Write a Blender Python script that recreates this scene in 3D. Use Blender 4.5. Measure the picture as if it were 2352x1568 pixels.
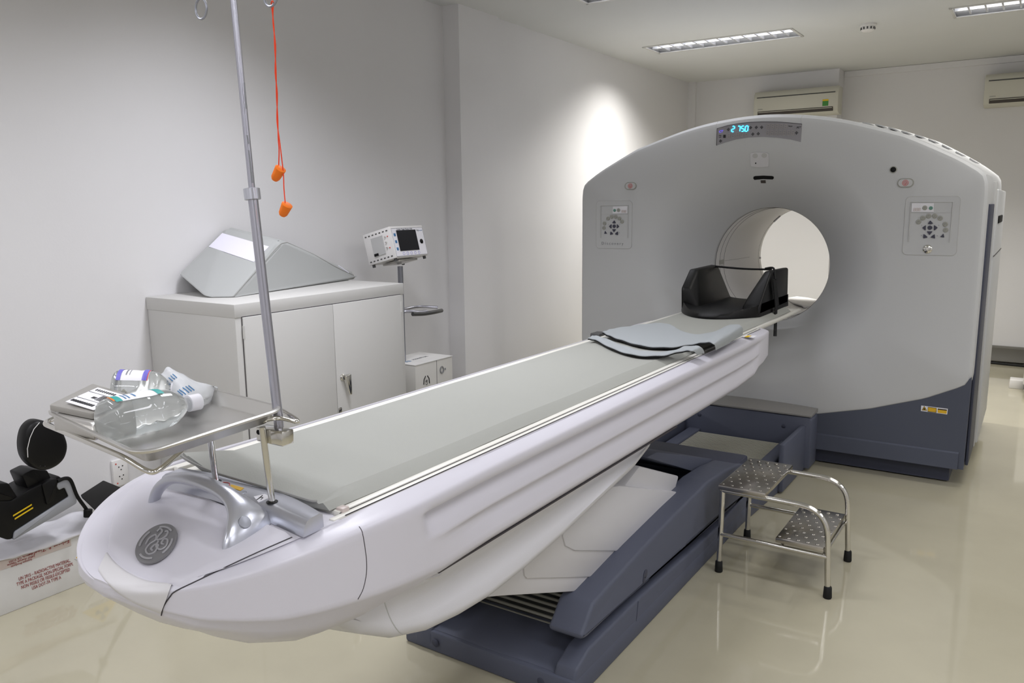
import bpy, bmesh, math, random
from mathutils import Vector, Matrix, noise
from mathutils.bvhtree import BVHTree
random.seed(7)
PI = math.pi
scene = bpy.context.scene
for o in list(bpy.data.objects): bpy.data.objects.remove(o)
COL = scene.collection

# ------------------------------------------------------------------ camera
F = 1837.0; PITCH, YAW, ROLL = .16638, -.58197, .01053; EYE = Vector((0, 0, 1.5))
def cam_axes():
    cx, sx, cy, sy = math.cos(PITCH), math.sin(PITCH), math.cos(YAW), math.sin(YAW)
    fwd = Vector((sy*cx, cy*cx, -sx)); right = Vector((cy, -sy, 0)); down = fwd.cross(right)
    cr, sr = math.cos(ROLL), math.sin(ROLL)
    return right*cr + down*sr, down*cr - right*sr, fwd
RT, DN, FW = cam_axes()
cd = bpy.data.cameras.new('camera'); cam = bpy.data.objects.new('camera', cd); COL.objects.link(cam)
cd.sensor_width = 36; cd.lens = F/2352*36; cd.clip_start = .05; cd.clip_end = 60
m3 = Matrix((RT, -DN, -FW)).transposed()
cam.matrix_world = Matrix.Translation(EYE) @ m3.to_4x4()
scene.camera = cam
def ray(x, y): return RT*((x-1176)/F) + DN*((y-784)/F) + FW
def onX(x, y, X): d = ray(x, y); return EYE + d*(X/d.x)
def onY(x, y, Y): d = ray(x, y); return EYE + d*(Y/d.y)
def onZ(x, y, Z): d = ray(x, y); return EYE + d*((Z-1.5)/d.z)

# ------------------------------------------------------------------ light and exposure
scene.view_settings.view_transform = 'Standard'; scene.view_settings.look = 'None'
scene.view_settings.gamma = 1; scene.view_settings.use_curve_mapping = False
scene.view_settings.exposure = -1.0
w = bpy.data.worlds.new('world'); scene.world = w; w.use_nodes = True
w.node_tree.nodes['Background'].inputs[0].default_value = (.9, .95, 1, 1)
w.node_tree.nodes['Background'].inputs[1].default_value = .05
CEIL = 2.80
def area_light(x0, x1, y0, y1, power, col, spread=140):
    l = bpy.data.lights.new('ceiling_area_light', 'AREA'); l.shape = 'RECTANGLE'
    l.size = x1-x0-.06; l.size_y = y1-y0-.04; l.energy = power; l.color = col; l.spread = math.radians(spread)
    o = bpy.data.objects.new('ceiling_area_light', l); COL.objects.link(o)
    o.location = ((x0+x1)/2, (y0+y1)/2, CEIL-.012)
    return o
COOL = (.93, .935, 1.0); WARM = (1.0, .975, .93)
FIX = [(-2.89, -1.69, 6.42, 6.76), (-.64, .56, 6.42, 6.76), (-2.59, -1.39, 4.53, 4.87)]
area_light(*FIX[0], 90, WARM, 134)
area_light(*FIX[1], 44, WARM, 122)
area_light(*FIX[2], 7, COOL, 120)
area_light(-2.75, -1.55, 2.2, 2.54, 46, COOL, 128)
area_light(-2.75, -1.55, .3, .64, 34, COOL, 150)
area_light(-2.75, -1.55, -1.5, -1.16, 34, COOL, 165)  # unseen light added behind the camera to brighten the table nose
area_light(-.3, .9, 4.53, 4.87, 24, WARM, 165)
area_light(-.3, .9, 2.3, 2.64, 24, COOL, 165)
area_light(-.3, .9, .3, .64, 34, COOL, 165)
area_light(-.3, .9, -1.5, -1.16, 46, COOL, 170)  # second added light out of view, for surfaces turned towards the camera
area_light(1.9, 3.1, 4.53, 4.87, 30, COOL, 165)  # start of an added, unseen column of lights on the right
area_light(1.9, 3.1, 2.3, 2.64, 40, COOL, 170)  # added out of view to brighten the right side of the table
area_light(1.9, 3.1, .3, .64, 40, COOL, 170)  # another unseen light added for the table's right side

# ------------------------------------------------------------------ materials
def lin(c):
    return tuple(((v/255)/12.92 if v/255 <= .04045 else ((v/255+.055)/1.055)**2.4) for v in c)
MATS = {}
def mat(name, rgb, rough=.5, metal=0., spec=.5, bump=0., bscale=200., var=0., vscale=4., trans=0., ior=1.45, alpha=1., coat=0., emit=None, es=0., aniso=0.):
    m = bpy.data.materials.new(name); m.use_nodes = True; nt = m.node_tree; b = nt.nodes['Principled BSDF']
    c = lin(rgb)
    b.inputs['Base Color'].default_value = (*c, 1); b.inputs['Roughness'].default_value = rough
    b.inputs['Metallic'].default_value = metal; b.inputs['Specular IOR Level'].default_value = spec
    b.inputs['Transmission Weight'].default_value = trans; b.inputs['IOR'].default_value = ior
    b.inputs['Alpha'].default_value = alpha; b.inputs['Coat Weight'].default_value = coat
    b.inputs['Anisotropic'].default_value = aniso
    if emit: b.inputs['Emission Color'].default_value = (*lin(emit), 1); b.inputs['Emission Strength'].default_value = es
    tc = nt.nodes.new('ShaderNodeTexCoord')
    if var > 0:
        n = nt.nodes.new('ShaderNodeTexNoise'); n.inputs['Scale'].default_value = vscale; n.inputs['Detail'].default_value = 5
        nt.links.new(tc.outputs['Object'], n.inputs['Vector'])
        r = nt.nodes.new('ShaderNodeValToRGB'); r.color_ramp.elements[0].position = .3; r.color_ramp.elements[1].position = .7
        r.color_ramp.elements[0].color = (*[v*(1-var) for v in c], 1); r.color_ramp.elements[1].color = (*[min(1, v*(1+var)) for v in c], 1)
        nt.links.new(n.outputs['Fac'], r.inputs[0]); nt.links.new(r.outputs[0], b.inputs['Base Color'])
    if bump > 0:
        n = nt.nodes.new('ShaderNodeTexNoise'); n.inputs['Scale'].default_value = bscale; n.inputs['Detail'].default_value = 2
        nt.links.new(tc.outputs['Object'], n.inputs['Vector'])
        bp = nt.nodes.new('ShaderNodeBump'); bp.inputs['Strength'].default_value = bump; bp.inputs['Distance'].default_value = .002
        nt.links.new(n.outputs['Fac'], bp.inputs['Height']); nt.links.new(bp.outputs[0], b.inputs['Normal'])
    MATS[name] = m; return m
M = MATS
mat('wall_paint', (222, 221, 222), .75, spec=.25, bump=.12, bscale=90, var=.015, vscale=1.5)
mat('ceiling_paint', (212, 213, 212), .85, spec=.2, var=.012, vscale=2)
mat('floor_epoxy', (180, 174, 152), .07, spec=.5, var=.035, vscale=3.5, coat=.3)
mat('white_plastic', (208, 206, 214), .32, spec=.45, bump=.05, bscale=600)
mat('cover_white', (207, 206, 209), .42, spec=.4, bump=.08, bscale=500)
mat('gantry_grey', (196, 197, 198), .45, spec=.4, bump=.08, bscale=420)
mat('panel_grey', (186, 186, 185), .45)
mat('cap_grey', (138, 136, 133), .5)
mat('lip_grey', (206, 204, 205), .45, bump=.06, bscale=500)
mat('slate_blue', (87, 91, 106), .5, spec=.35, bump=.1, bscale=500)
mat('slate_gantry', (80, 84, 97), .5, spec=.35, bump=.1, bscale=500)
mat('slate_dark', (66, 69, 84), .5, spec=.35)
mat('dark_line', (60, 56, 60), .6)
mat('black', (10, 10, 11), .6, spec=.3)
mat('black_vinyl', (5, 5, 6), .45, spec=.35, bump=.15, bscale=60)
mat('black_rubber', (14, 14, 15), .65)
mat('silver_paint', (196, 198, 207), .28, metal=.72, bump=.03, bscale=800)
mat('silver_grey', (150, 152, 160), .35, metal=.6)
mat('steel', (214, 212, 206), .13, metal=1.)
mat('tray_steel', (205, 203, 199), .36, metal=1., bump=.04, bscale=60)
mat('step_steel', (186, 182, 176), .22, metal=1.)
mat('alu', (182, 182, 192), .3, metal=.9)
mat('vinyl_pad', (163, 164, 158), .55, spec=.3, bump=.15, bscale=350)
mat('vinyl_side', (150, 150, 147), .5, spec=.3)
mat('foam_grey', (172, 174, 173), .5, spec=.3, bump=.12, bscale=300)
mat('patch_lilac', (228, 226, 238), .8, bump=.2, bscale=500)
mat('strap_grey', (163, 168, 171), .8, bump=.25, bscale=450)
mat('cabinet_paint', (199, 198, 195), .55, spec=.35, bump=.05, bscale=300)
mat('cradle_cream', (226, 224, 216), .4)
mat('ac_cream', (202, 200, 188), .5)
mat('ac_dark', (72, 66, 62), .6)
mat('green_sticker', (70, 140, 66), .5)
mat('paper', (232, 231, 236), .6)
mat('cardboard_white', (222, 221, 219), .7, bump=.1, bscale=40, var=.03, vscale=12)
mat('carton_grey', (206, 204, 199), .7, var=.02, vscale=10)
mat('tape', (205, 192, 186), .35)
mat('red_ink', (150, 62, 58), .6)
mat('black_ink', (34, 34, 36), .6)
mat('blue_ink', (70, 120, 165), .6)
mat('grey_ink', (128, 130, 134), .6)
mat('yellow', (228, 190, 28), .5)
mat('amber', (222, 176, 40), .5)
mat('red_mark', (205, 84, 78), .5)
mat('teal', (44, 158, 152), .5)
mat('violet', (110, 104, 196), .5)
mat('orange_foam', (243, 122, 18), .6)
mat('orange_cord', (232, 66, 22), .6)
mat('logo_grey', (120, 119, 121), .45)
mat('logo_light', (158, 157, 160), .45)
mat('trunk_grey', (112, 110, 104), .4, metal=.3)
mat('screen', (28, 28, 32), .15)
mat('screen_panel', (150, 148, 153), .25)
mat('digit_ghost', (168, 162, 160), .35)
mat('button_grey', (158, 158, 150), .4)
mat('button_green', (96, 140, 126), .4)
mat('button_dark', (62, 62, 78), .35)
mat('led_blue', (60, 190, 255), .4, emit=(70, 200, 255), es=5)
mat('led_violet', (110, 90, 240), .4, emit=(110, 90, 250), es=2.2)
mat('led_red', (240, 60, 60), .4, emit=(255, 40, 40), es=3)
mat('reflector', (232, 233, 236), .3, metal=.6)
mat('lamp_frame', (205, 204, 200), .4)
mat('tube_glow', (255, 255, 255), .4, emit=(250, 250, 255), es=7)
mat('water_bottle', (244, 248, 248), .03, trans=.86, ior=1.14, coat=1.)
mat('poly_bag', (240, 242, 244), .22, trans=.45, ior=1.15)
mat('bag_white', (236, 235, 240), .45, trans=.15, ior=1.2)
mat('pouch_dark', (146, 143, 137), .28)
mat('strip_foam', (150, 152, 158), .6)
mat('socket_white', (224, 222, 220), .4)
mat('grille_dark', (70, 70, 70), .5)
mat('grille_light', (168, 166, 152), .5)

# ------------------------------------------------------------------ mesh helpers
class MB:
    def __init__(s): s.bm = bmesh.new()
    def box(s, c, d, bevel=0, rot=None, seg=2):
        t = bmesh.new(); bmesh.ops.create_cube(t, size=1)
        for v in t.verts: v.co = Vector((v.co.x*d[0], v.co.y*d[1], v.co.z*d[2]))
        if bevel: bmesh.ops.bevel(t, geom=t.edges[:]+t.verts[:], offset=bevel, segments=seg, affect='EDGES', profile=.5)
        mt = Matrix.Translation(Vector(c)) @ (rot.to_4x4() if rot else Matrix())
        t.transform(mt); s.add(t); return s
    def add(s, t):
        me = bpy.data.meshes.new('t'); t.to_mesh(me); t.free(); s.bm.from_mesh(me); bpy.data.meshes.remove(me)
    def loft(s, rings, closed=True, caps=(True, True), loop=False):
        vs = [[s.bm.verts.new(p) for p in r] for r in rings]; n = len(vs[0])
        R = len(vs)
        for i in range(R if loop else R-1):
            a, b = vs[i], vs[(i+1) % R]
            for j in range(n if closed else n-1):
                k = (j+1) % n
                try: s.bm.faces.new((a[j], a[k], b[k], b[j]))
                except ValueError: pass
        if not loop and closed:
            if caps[0]: s.bm.faces.new(list(reversed(vs[0])))
            if caps[1]: s.bm.faces.new(vs[-1])
        return s
    def prism(s, poly, vec, bevel=0, seg=2):
        t = bmesh.new(); vec = Vector(vec)
        a = [t.verts.new(Vector(p)) for p in poly]; b = [t.verts.new(Vector(p)+vec) for p in poly]; n = len(a)
        t.faces.new(a); t.faces.new(list(reversed(b)))
        for i in range(n): t.faces.new((a[i], b[i], b[(i+1) % n], a[(i+1) % n]))
        bmesh.ops.recalc_face_normals(t, faces=t.faces)
        if bevel: bmesh.ops.bevel(t, geom=[e for e in t.edges if len(e.link_faces) == 2 and e.calc_face_angle(0) > .6], offset=bevel, segments=seg, affect='EDGES', profile=.5)
        s.add(t); return s
    def tube(s, pts, r, n=10, closed=False, caps=True):
        pts = [Vector(p) for p in pts]; N = len(pts)
        rs = r if isinstance(r, (list, tuple)) else [r]*N
        T = []
        for i in range(N):
            if closed: d = pts[(i+1) % N]-pts[i-1]
            else: d = pts[min(i+1, N-1)]-pts[max(i-1, 0)]
            T.append(d.normalized())
        up = Vector((0, 0, 1)) if abs(T[0].z) < .9 else Vector((1, 0, 0))
        u = T[0].cross(up).normalized(); rings = []
        for i in range(N):
            u = (u - T[i]*u.dot(T[i])).normalized(); v = T[i].cross(u)
            rings.append([pts[i]+(u*math.cos(2*PI*k/n)+v*math.sin(2*PI*k/n))*rs[i] for k in range(n)])
        s.loft(rings, True, (caps, caps), loop=closed); return s
    def cyl(s, a, b, r, r2=None, n=24):
        return s.tube([a, b], [r, r if r2 is None else r2], n)
    def lathe(s, prof, origin, axis, n=48, caps=(True, True)):
        axis = Vector(axis).normalized(); up = Vector((0, 0, 1)) if abs(axis.z) < .9 else Vector((1, 0, 0))
        u = axis.cross(up).normalized(); v = axis.cross(u); o = Vector(origin)
        s.loft([[o+axis*h+(u*math.cos(2*PI*k/n)+v*math.sin(2*PI*k/n))*max(r, 1e-5) for k in range(n)] for r, h in prof], True, caps); return s
    def hull(s, pts, bevel=0, seg=3):
        t = bmesh.new()
        for p in pts: t.verts.new(Vector(p))
        bmesh.ops.convex_hull(t, input=t.verts[:])
        bmesh.ops.dissolve_limit(t, angle_limit=.02, verts=t.verts[:], edges=t.edges[:])
        if bevel: bmesh.ops.bevel(t, geom=t.edges[:]+t.verts[:], offset=bevel, segments=seg, affect='EDGES', profile=.5)
        s.add(t); return s
    def bvh(s): s.bm.normal_update(); return BVHTree.FromBMesh(s.bm)
    def build(s, name, m, parent=None, sharp=38, weld=True):
        bm = s.bm
        if weld: bmesh.ops.remove_doubles(bm, verts=bm.verts, dist=1e-5)
        bmesh.ops.recalc_face_normals(bm, faces=bm.faces)
        root = parent
        while root is not None and root.parent is not None: root = root.parent
        off = root.location.copy() if root is not None else Vector()
        if off.length: bmesh.ops.translate(bm, verts=bm.verts, vec=-off)
        for f in bm.faces: f.smooth = True
        th = math.radians(sharp)
        for e in bm.edges:
            if len(e.link_faces) == 2 and e.calc_face_angle(0) > th: e.smooth = False
        me = bpy.data.meshes.new(name); bm.to_mesh(me); bm.free()
        me.materials.append(M[m] if isinstance(m, str) else m)
        o = bpy.data.objects.new(name, me); COL.objects.link(o)
        if parent is not None: o.parent = parent
        return o
def tag(o, label=None, cat=None, group=None, kind=None):
    if label: o['label'] = label
    if cat: o['category'] = cat
    if group: o['group'] = group
    if kind: o['kind'] = kind
    return o
def thing(name, loc, label, cat, group=None):
    o = bpy.data.objects.new(name, None); COL.objects.link(o); o.location = loc; o.empty_display_size = .05
    return tag(o, label, cat, group)
def copy_tree(o, parent=None):
    c = o.copy(); COL.objects.link(c)
    if parent is not None: c.parent = parent
    for ch in [x for x in bpy.data.objects if x.parent == o]: copy_tree(ch, c)
    return c
def lerp(a, b, t): return a+(b-a)*t
def catmull(pts, n=8, closed=False):
    P = [Vector(p) for p in pts]; N = len(P); out = []
    rng = range(N) if closed else range(N-1)
    for i in rng:
        if closed: a, b, c, d = P[i-1], P[i], P[(i+1) % N], P[(i+2) % N]
        else: a, b, c, d = P[max(i-1, 0)], P[i], P[i+1], P[min(i+2, N-1)]
        for k in range(n):
            t = k/n
            out.append(.5*((2*b)+(c-a)*t+(2*a-5*b+4*c-d)*t*t+(3*b-a-3*c+d)*t**3))
    if not closed: out.append(P[-1])
    return out
def fillet(pts, r, n=5, closed=False):
    P = [Vector(p) for p in pts]; N = len(P); out = []
    for i in range(N):
        if not closed and i in (0, N-1): out.append(P[i]); continue
        a, b, c = P[i-1], P[i], P[(i+1) % N]
        d1, d2 = (a-b), (c-b); rr = min(r, d1.length*.48, d2.length*.48)
        p, q = b+d1.normalized()*rr, b+d2.normalized()*rr
        for k in range(n+1):
            t = k/n; out.append(p*(1-t)**2+b*2*t*(1-t)+q*t*t)
    return out
def interp(tab, x):
    if x <= tab[0][0]: return tab[0][1]
    for (a, u), (b, v) in zip(tab, tab[1:]):
        if x <= b: return u+(v-u)*(x-a)/(b-a)
    return tab[-1][1]
FONTSCALE = 1.0
def text(parent, s, size, origin, ux, uy, m, name='lettering', align='CENTER', depth=.0006, shear=0., xs=1.):
    cu = bpy.data.curves.new('txt', 'FONT'); cu.body = s; cu.size = size; cu.align_x = align; cu.align_y = 'CENTER'
    cu.extrude = depth/2; cu.resolution_u = 3; cu.shear = shear; cu.space_line = .95
    to = bpy.data.objects.new('txt', cu); COL.objects.link(to)
    bpy.context.view_layer.update()
    me = bpy.data.meshes.new_from_object(to.evaluated_get(bpy.context.evaluated_depsgraph_get()))
    bpy.data.objects.remove(to); bpy.data.curves.remove(cu)
    ux = Vector(ux).normalized(); uy = Vector(uy).normalized(); nz = ux.cross(uy).normalized(); o = Vector(origin)
    mb = MB(); mb.bm.from_mesh(me); bpy.data.meshes.remove(me)
    for v in mb.bm.verts: v.co = o+ux*v.co.x*xs+uy*v.co.y+nz*(v.co.z+depth/2)
    return mb.build(name, m, parent, weld=False)
def patch(mb, pts, n, t=.0008):
    """thin slab with the outline pts, raised t along n"""
    n = Vector(n).normalized(); mb.prism([Vector(p) for p in pts], n*t); return mb
def hitn(bvh, q):
    d = ray(*q).normalized(); h = bvh.ray_cast(EYE, d)
    if h[0] is None: return None
    return h[0], (h[1] if h[1].dot(d) < 0 else -h[1])
def decal_px(bvh, px, off=.0012, t=.0008, mb=None, rad=3):
    """outline laid on a surface, following its curve"""
    mb = mb or MB(); px = [Vector(q) for q in px]; c = sum(px, Vector((0, 0)))/len(px)
    dens = []
    for a, b in zip(px, px[1:]+px[:1]):
        for k in range(3): dens.append(a.lerp(b, k/3))
    rings = []
    for lev in [i/rad for i in range(rad, 0, -1)]:
        ring = []
        for q in dens:
            h = hitn(bvh, c.lerp(q, lev))
            if h is None: return mb
            ring.append(h)
        rings.append(ring)
    vs = [[mb.bm.verts.new(p+n*(off+t)) for p, n in r] for r in rings]
    lo = [mb.bm.verts.new(p+n*(off-.002)) for p, n in rings[0]]
    hc = hitn(bvh, c); vc = mb.bm.verts.new(hc[0]+hc[1]*(off+t)); N = len(dens)
    for i in range(N):
        k = (i+1) % N
        mb.bm.faces.new((lo[i], lo[k], vs[0][k], vs[0][i]))
        for a, b in zip(vs, vs[1:]): mb.bm.faces.new((a[i], a[k], b[k], b[i]))
        mb.bm.faces.new((vs[-1][i], vs[-1][k], vc))
    return mb
def strip_px(bvh, la, lb, off=.001, n=8, sub=5, mb=None):
    mb = mb or MB(); A = catmull([Vector((*q, 0)) for q in la], sub); B = catmull([Vector((*q, 0)) for q in lb], sub); rows = []
    for a, b in zip(A, B):
        row = []
        for k in range(n+1):
            q = a.lerp(b, k/n); h = hitn(bvh, (q.x, q.y))
            if h is None: break
            row.append(h)
        if len(row) == n+1: rows.append(row)
    N = [[sum((rows[a][b][1] for a in range(max(0, i-3), min(len(rows), i+4)) for b in range(max(0, k-6), min(n+1, k+7))), Vector()).normalized() for k in range(n+1)] for i in range(len(rows))]
    rows = [[r[k][0]+N[i][k]*(off if 0 < k < n else 0) for k in range(n+1)] for i, r in enumerate(rows)]
    for it in range(6):
        rows = [[r[k] if k in (0, n) else (r[k-1]+r[k]*2+r[k+1])/4 for k in range(n+1)] for r in rows]
        rows = [rows[0]]+[[(a+b*2+c)/4 for a, b, c in zip(rows[i-1], rows[i], rows[i+1])] for i in range(1, len(rows)-1)]+[rows[-1]]
    mb.loft(rows, closed=False); return mb
def line_px(bvh, px, r=.0015, sub=6, mb=None, off=0.):
    mb = mb or MB(); P = []
    q = catmull([Vector((*a, 0)) for a in px], sub)
    for a in q:
        h = bvh.ray_cast(EYE, ray(a.x, a.y).normalized())
        if h[0] is not None:
            nrm = h[1] if h[1].dot(ray(a.x, a.y)) < 0 else -h[1]
            P.append(h[0]+nrm*off)
    if len(P) > 1: mb.tube(P, r, 6)
    return mb

# ------------------------------------------------------------------ room
def struct(name, mb, m):
    o = mb.build(name, m); o['kind'] = 'structure'; return o
XR, YN, YB = 3.4, -2.0, 8.8
struct('floor', MB().box(((XR-3.5)/2, (YN+YB)/2, -.05), (XR+3.7, YB-YN+.4, .1)), 'floor_epoxy')
# ceiling with openings where the recessed lamps sit
cm = MB()
xs = sorted({-3.6, XR+.1} | {v for f in FIX for v in f[:2]}); ys = sorted({YN-.1, YB+.1} | {v for f in FIX for v in f[2:]})
for i in range(len(xs)-1):
    for j in range(len(ys)-1):
        mx, my = (xs[i]+xs[i+1])/2, (ys[j]+ys[j+1])/2
        if any(f[0] < mx < f[1] and f[2] < my < f[3] for f in FIX): continue
        cm.box((mx, my, CEIL+.1), (xs[i+1]-xs[i], ys[j+1]-ys[j], .2))
struct('ceiling', cm, 'ceiling_paint')
H = CEIL+.02
def plan_wall(name, pts):
    mb = MB(); a = [(x, y, 0) for x, y in pts]; mb.prism(a, (0, 0, H)); return struct(name, mb, 'wall_paint')
plan_wall('wall_left', [(-3.6, YN-.1), (-3.4, YN-.1), (-3.4, 4.38), (-3.27, 4.38), (-3.27, 4.84), (-3.30, 4.84), (-3.30, YB), (-3.6, YB)])
plan_wall('wall_back', [(-3.6, YB+.15), (-3.6, YB), (-3.3, YB), (-3.3, 8.52), (-3.22, 8.52), (-3.22, 8.56), (-1.775, 8.56), (-1.775, YB), (XR, YB), (XR, YB+.15)])
struct('wall_right', MB().box((XR+.1, (YN+YB)/2, H/2), (.2, YB-YN+.3, H)), 'wall_paint')
struct('wall_front', MB().box(((XR-3.5)/2, YN-.1, H/2), (XR+3.7, .2, H)), 'wall_paint')
# shallow cove strip under the ceiling of the far wall
struct('trim_1', MB().box(((-1.775+.02)/2, YB-.012, CEIL-.03), (1.79, .024, .055)), 'wall_paint')
# steel trunking along the foot of the far wall
sk = MB().prism([(0, YB, .015), (0, YB-.07, .015), (0, YB-.07, .02), (0, YB-.055, .045), (0, YB-.055, .14), (0, YB-.04, .155), (0, YB, .155)], (4.8, 0, 0))
for v in sk.bm.verts: v.co.x -= 1.6
struct('baseboard_back', sk, 'trunk_grey')

# ------------------------------------------------------------------ scanner gantry
CX, CZ, GY = -1.39, 1.13, 4.70
top_tab = [(0, 2.006), (.25, 1.988), (.47, 1.945), (.72, 1.868), (.8, 1.837), (1.0, 1.735), (1.10, 1.672), (1.135, 1.645), (1.150, 1.615), (1.156, 1.56)]
bot_tab = [(0, .262), (.2, .269), (.38, .285), (.68, .359), (.955, .455), (1.13, .545), (1.15, .57)]
def outline(zlow=False, top=0., scale=1.):
    """right-hand outline of the gantry, clockwise from bottom centre, mirrored to the left"""
    R = []
    if zlow: R += [(0, .10), (1.15, .10)]
    else: R += list(bot_tab)
    R += [(1.156, .62), (1.157, 1.0), (1.156, 1.4), (1.156, 1.56)]
    t0 = catmull([Vector((x, z, 0)) for x, z in [(-.25, 1.988)]+top_tab[:-1]], 6)[6:]
    t = [(v.x, v.y+top*(1-(v.x/1.3)**2)) for v in reversed(t0)]
    R += t
    R = [(x*scale, z) for x, z in R]
    return R + [(-x, z) for x, z in reversed(R[1:-1])]
def polar(poly, n=240):
    out = []
    for k in range(n):
        a = -PI/2 + 2*PI*k/n; d = (math.cos(a), math.sin(a)); best = None
        for (x1, z1), (x2, z2) in zip(poly, poly[1:]+poly[:1]):
            z1_, z2_ = z1-CZ, z2-CZ; ex, ez = x2-x1, z2_-z1_
            den = d[0]*ez-d[1]*ex
            if abs(den) < 1e-9: continue
            t = (x1*ez-z1_*ex)/den; u = (x1*d[1]-z1_*d[0])/den
            if t > 0 and -1e-6 <= u <= 1+1e-6: best = t if best is None else max(best, t)
        out.append((d, best))
    return out
def gring(pol, y, inset=0., r=None):
    o = []
    for d, R in pol:
        q = r if r is not None else R-inset
        o.append(Vector((CX+d[0]*q, y, CZ+d[1]*q)))
    return o
gantry = thing('scanner_gantry', (CX, GY+.8, 0), 'large grey ring-shaped hospital scanner with round bore and slate blue base', 'medical scanner')
PF = polar(outline()); cover = MB()
rings = [gring(PF, 5.2), gring(PF, GY+.05), gring(PF, GY+.022, .006), gring(PF, GY+.007, .02), gring(PF, GY, .042), gring(PF, GY, None, .70)]
rings += [gring(PF, GY+.006, None, .672)]
for k in range(0, 15):
    t = k/14; rings.append(gring(PF, GY+.012+.31*(.38*t+.62*t**2.2), None, .655-.30*t))
rings.append(gring(PF, 5.06, None, .352))
cover.loft(rings, True, (False, False)); gbvh = cover.bvh()
front = cover.build('front_cover', 'gantry_grey', gantry, sharp=25)
# bore tube and the rear ring
lin_ = MB(); prof = [(.352, 5.055), (.35, 5.06), (.35, 5.9), (.352, 6.0), (.362, 6.08), (.40, 6.18), (.46, 6.27)]
lin_.lathe([(r, y) for r, y in prof], (CX, 0, CZ), (0, 1, 0), 96, (False, False)); bbvh = lin_.bvh()
lin_.build('bore_liner', 'socket_white', gantry)
PR = polar(outline(True, .085)); PR0 = polar(outline(True)); rear = MB()
rear.loft([gring(PR0, 5.16, .02), gring(PR0, 5.2, .004), gring(PR, 6.22, .005), gring(PR, 6.28, .05), gring(PR, 6.28, None, .46)], True, (False, False)); rbvh = rear.bvh()
rear.build('rear_housing', 'gantry_grey', gantry, sharp=25)
# seams and gaps inside the bore
sm = MB()
for rr, y in ((.3515, 5.045), (.349, 5.12), (.349, 5.20), (.349, 5.98)):
    sm.tube([(CX+rr*math.cos(a*PI/48), y, CZ+rr*math.sin(a*PI/48)) for a in range(96)], .0008, 5, closed=True)
line_px(bbvh, [(1662, 599), (1690, 595), (1722, 590)], .0007, mb=sm)
sm.build('bore_seam', 'dark_line', gantry)
bk = MB(); decal_px(bbvh, [(1652, 598), (1661, 596), (1661, 606), (1652, 607)], .001, .006, bk)
decal_px(bbvh, [(1656, 610), (1659, 610), (1659, 614), (1656, 614)], .001, .003, bk)
bk.build('bore_latch', 'button_grey', gantry)
for q in ([(1776, 508), (1791, 495), (1793, 496), (1778, 510)], [(1745, 581), (1748, 581), (1748, 587), (1745, 587)], [(1744, 590), (1747, 590), (1747, 594), (1744, 594)]):
    decal_px(bbvh, q, .001, .002).build('bore_sensor', 'button_dark', gantry)
MB().prism([onZ(x, y, .800) for x, y in ((1806, 684), (1830, 680), (1856, 683), (1890, 690), (1900, 703), (1846, 703), (1842, 700), (1815, 692))], (0, 0, -.012), .003).build('rear_shelf', 'socket_white', gantry)
# slate skirt below the cover
def zfront(dx): return interp(bot_tab, abs(dx))
sk = MB(); P = [(CX-1.15, .10), (CX+1.147, .10), (CX+1.15, .60)] + [(CX+dx, zfront(dx)+.02) for dx in (1.05, .9, .7, .5, .3, .1, -.1, -.3, -.5, -.7, -.9, -1.05)] + [(CX-1.15, .60)]
sk.prism([(x, GY+.012, z) for x, z in P], (0, .47, 0)); sk.build('skirt', 'slate_gantry', gantry)
MB().prism([(CX-1.15, GY+.02, .20), (CX-1.15, GY+.004, .185), (CX-1.15, GY-.001, .10), (CX-1.15, GY+.02, .10)], (2.27, 0, 0)).build('skirt_lip', 'slate_gantry', gantry)
MB().box((CX, GY+.82, .055), (2.16, 1.5, .09)).build('plinth', 'slate_dark', gantry)
# side panels
for s in (1, -1):
    x = CX+s*1.157
    MB().box((x, 4.97, .80), (.014, .40, 1.38), .004).build('side_strip', 'slate_dark', gantry)
    MB().box((x+s*.002, 5.19, .86), (.02, .035, 1.5), .004).build('side_strip', 'panel_grey', gantry)
    a = MB(); a.box((x+s*.006, 5.72, .84), (.03, .92, 1.46), .01); a.build('side_panel', 'gantry_grey', gantry)
    MB().box((x+s*.018, 5.62, 1.40), (.016, .50, .045), .006).build('panel_grip', 'black', gantry)
    MB().box((x+s*.021, 5.72, 1.20), (.003, .93, .006)).build('panel_gap', 'dark_line', gantry)
# vents along the rear shoulder
vt = MB()
for k in range(9):
    dx = .38+.078*k; z = interp(top_tab, dx)+.0605*(1-(dx/1.3)**2)
    dz = (interp(top_tab, dx+.03)-interp(top_tab, dx-.03))/.06 - .1*dx
    vt.box((CX+dx, 5.95, z-.0045), (.045, .42, .010), .003, Matrix.Rotation(-math.atan(dz), 3, 'Y'))
vt.build('vent_slot', 'gantry_grey', gantry)
# display window, cap seams
def GP(px, py, off=0.): p = onY(px, py, GY-off); return p
dw = [(1647, 295), (1672, 288), (1700, 283), (1726, 280.5), (1752, 279.5), (1785, 280), (1815, 282), (1842, 285), (1839, 326), (1815, 320), (1785, 316), (1752, 314), (1720, 315.5), (1690, 320), (1665, 327), (1646, 334)]
disp = MB().prism([GP(*q, .003) for q in dw], (0, .006, 0)).build('display_window', 'screen_panel', gantry)
e = [GP(*q, .0035) for q in dw]
MB().tube([e[-1]]+e[:8], .0016, 6).build('window_edge', 'dark_line', disp)
cs = MB()
for q in (((1645, 294), (1645.5, 286), (1649, 279)), ((1841, 284), (1840, 272), (1843, 266), (1850, 263))): line_px(gbvh, q, .0014).build('cap_seam', 'panel_grey', gantry)
EX, EZ = Vector((1, 0, 0)), Vector((0, 0, 1))
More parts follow.
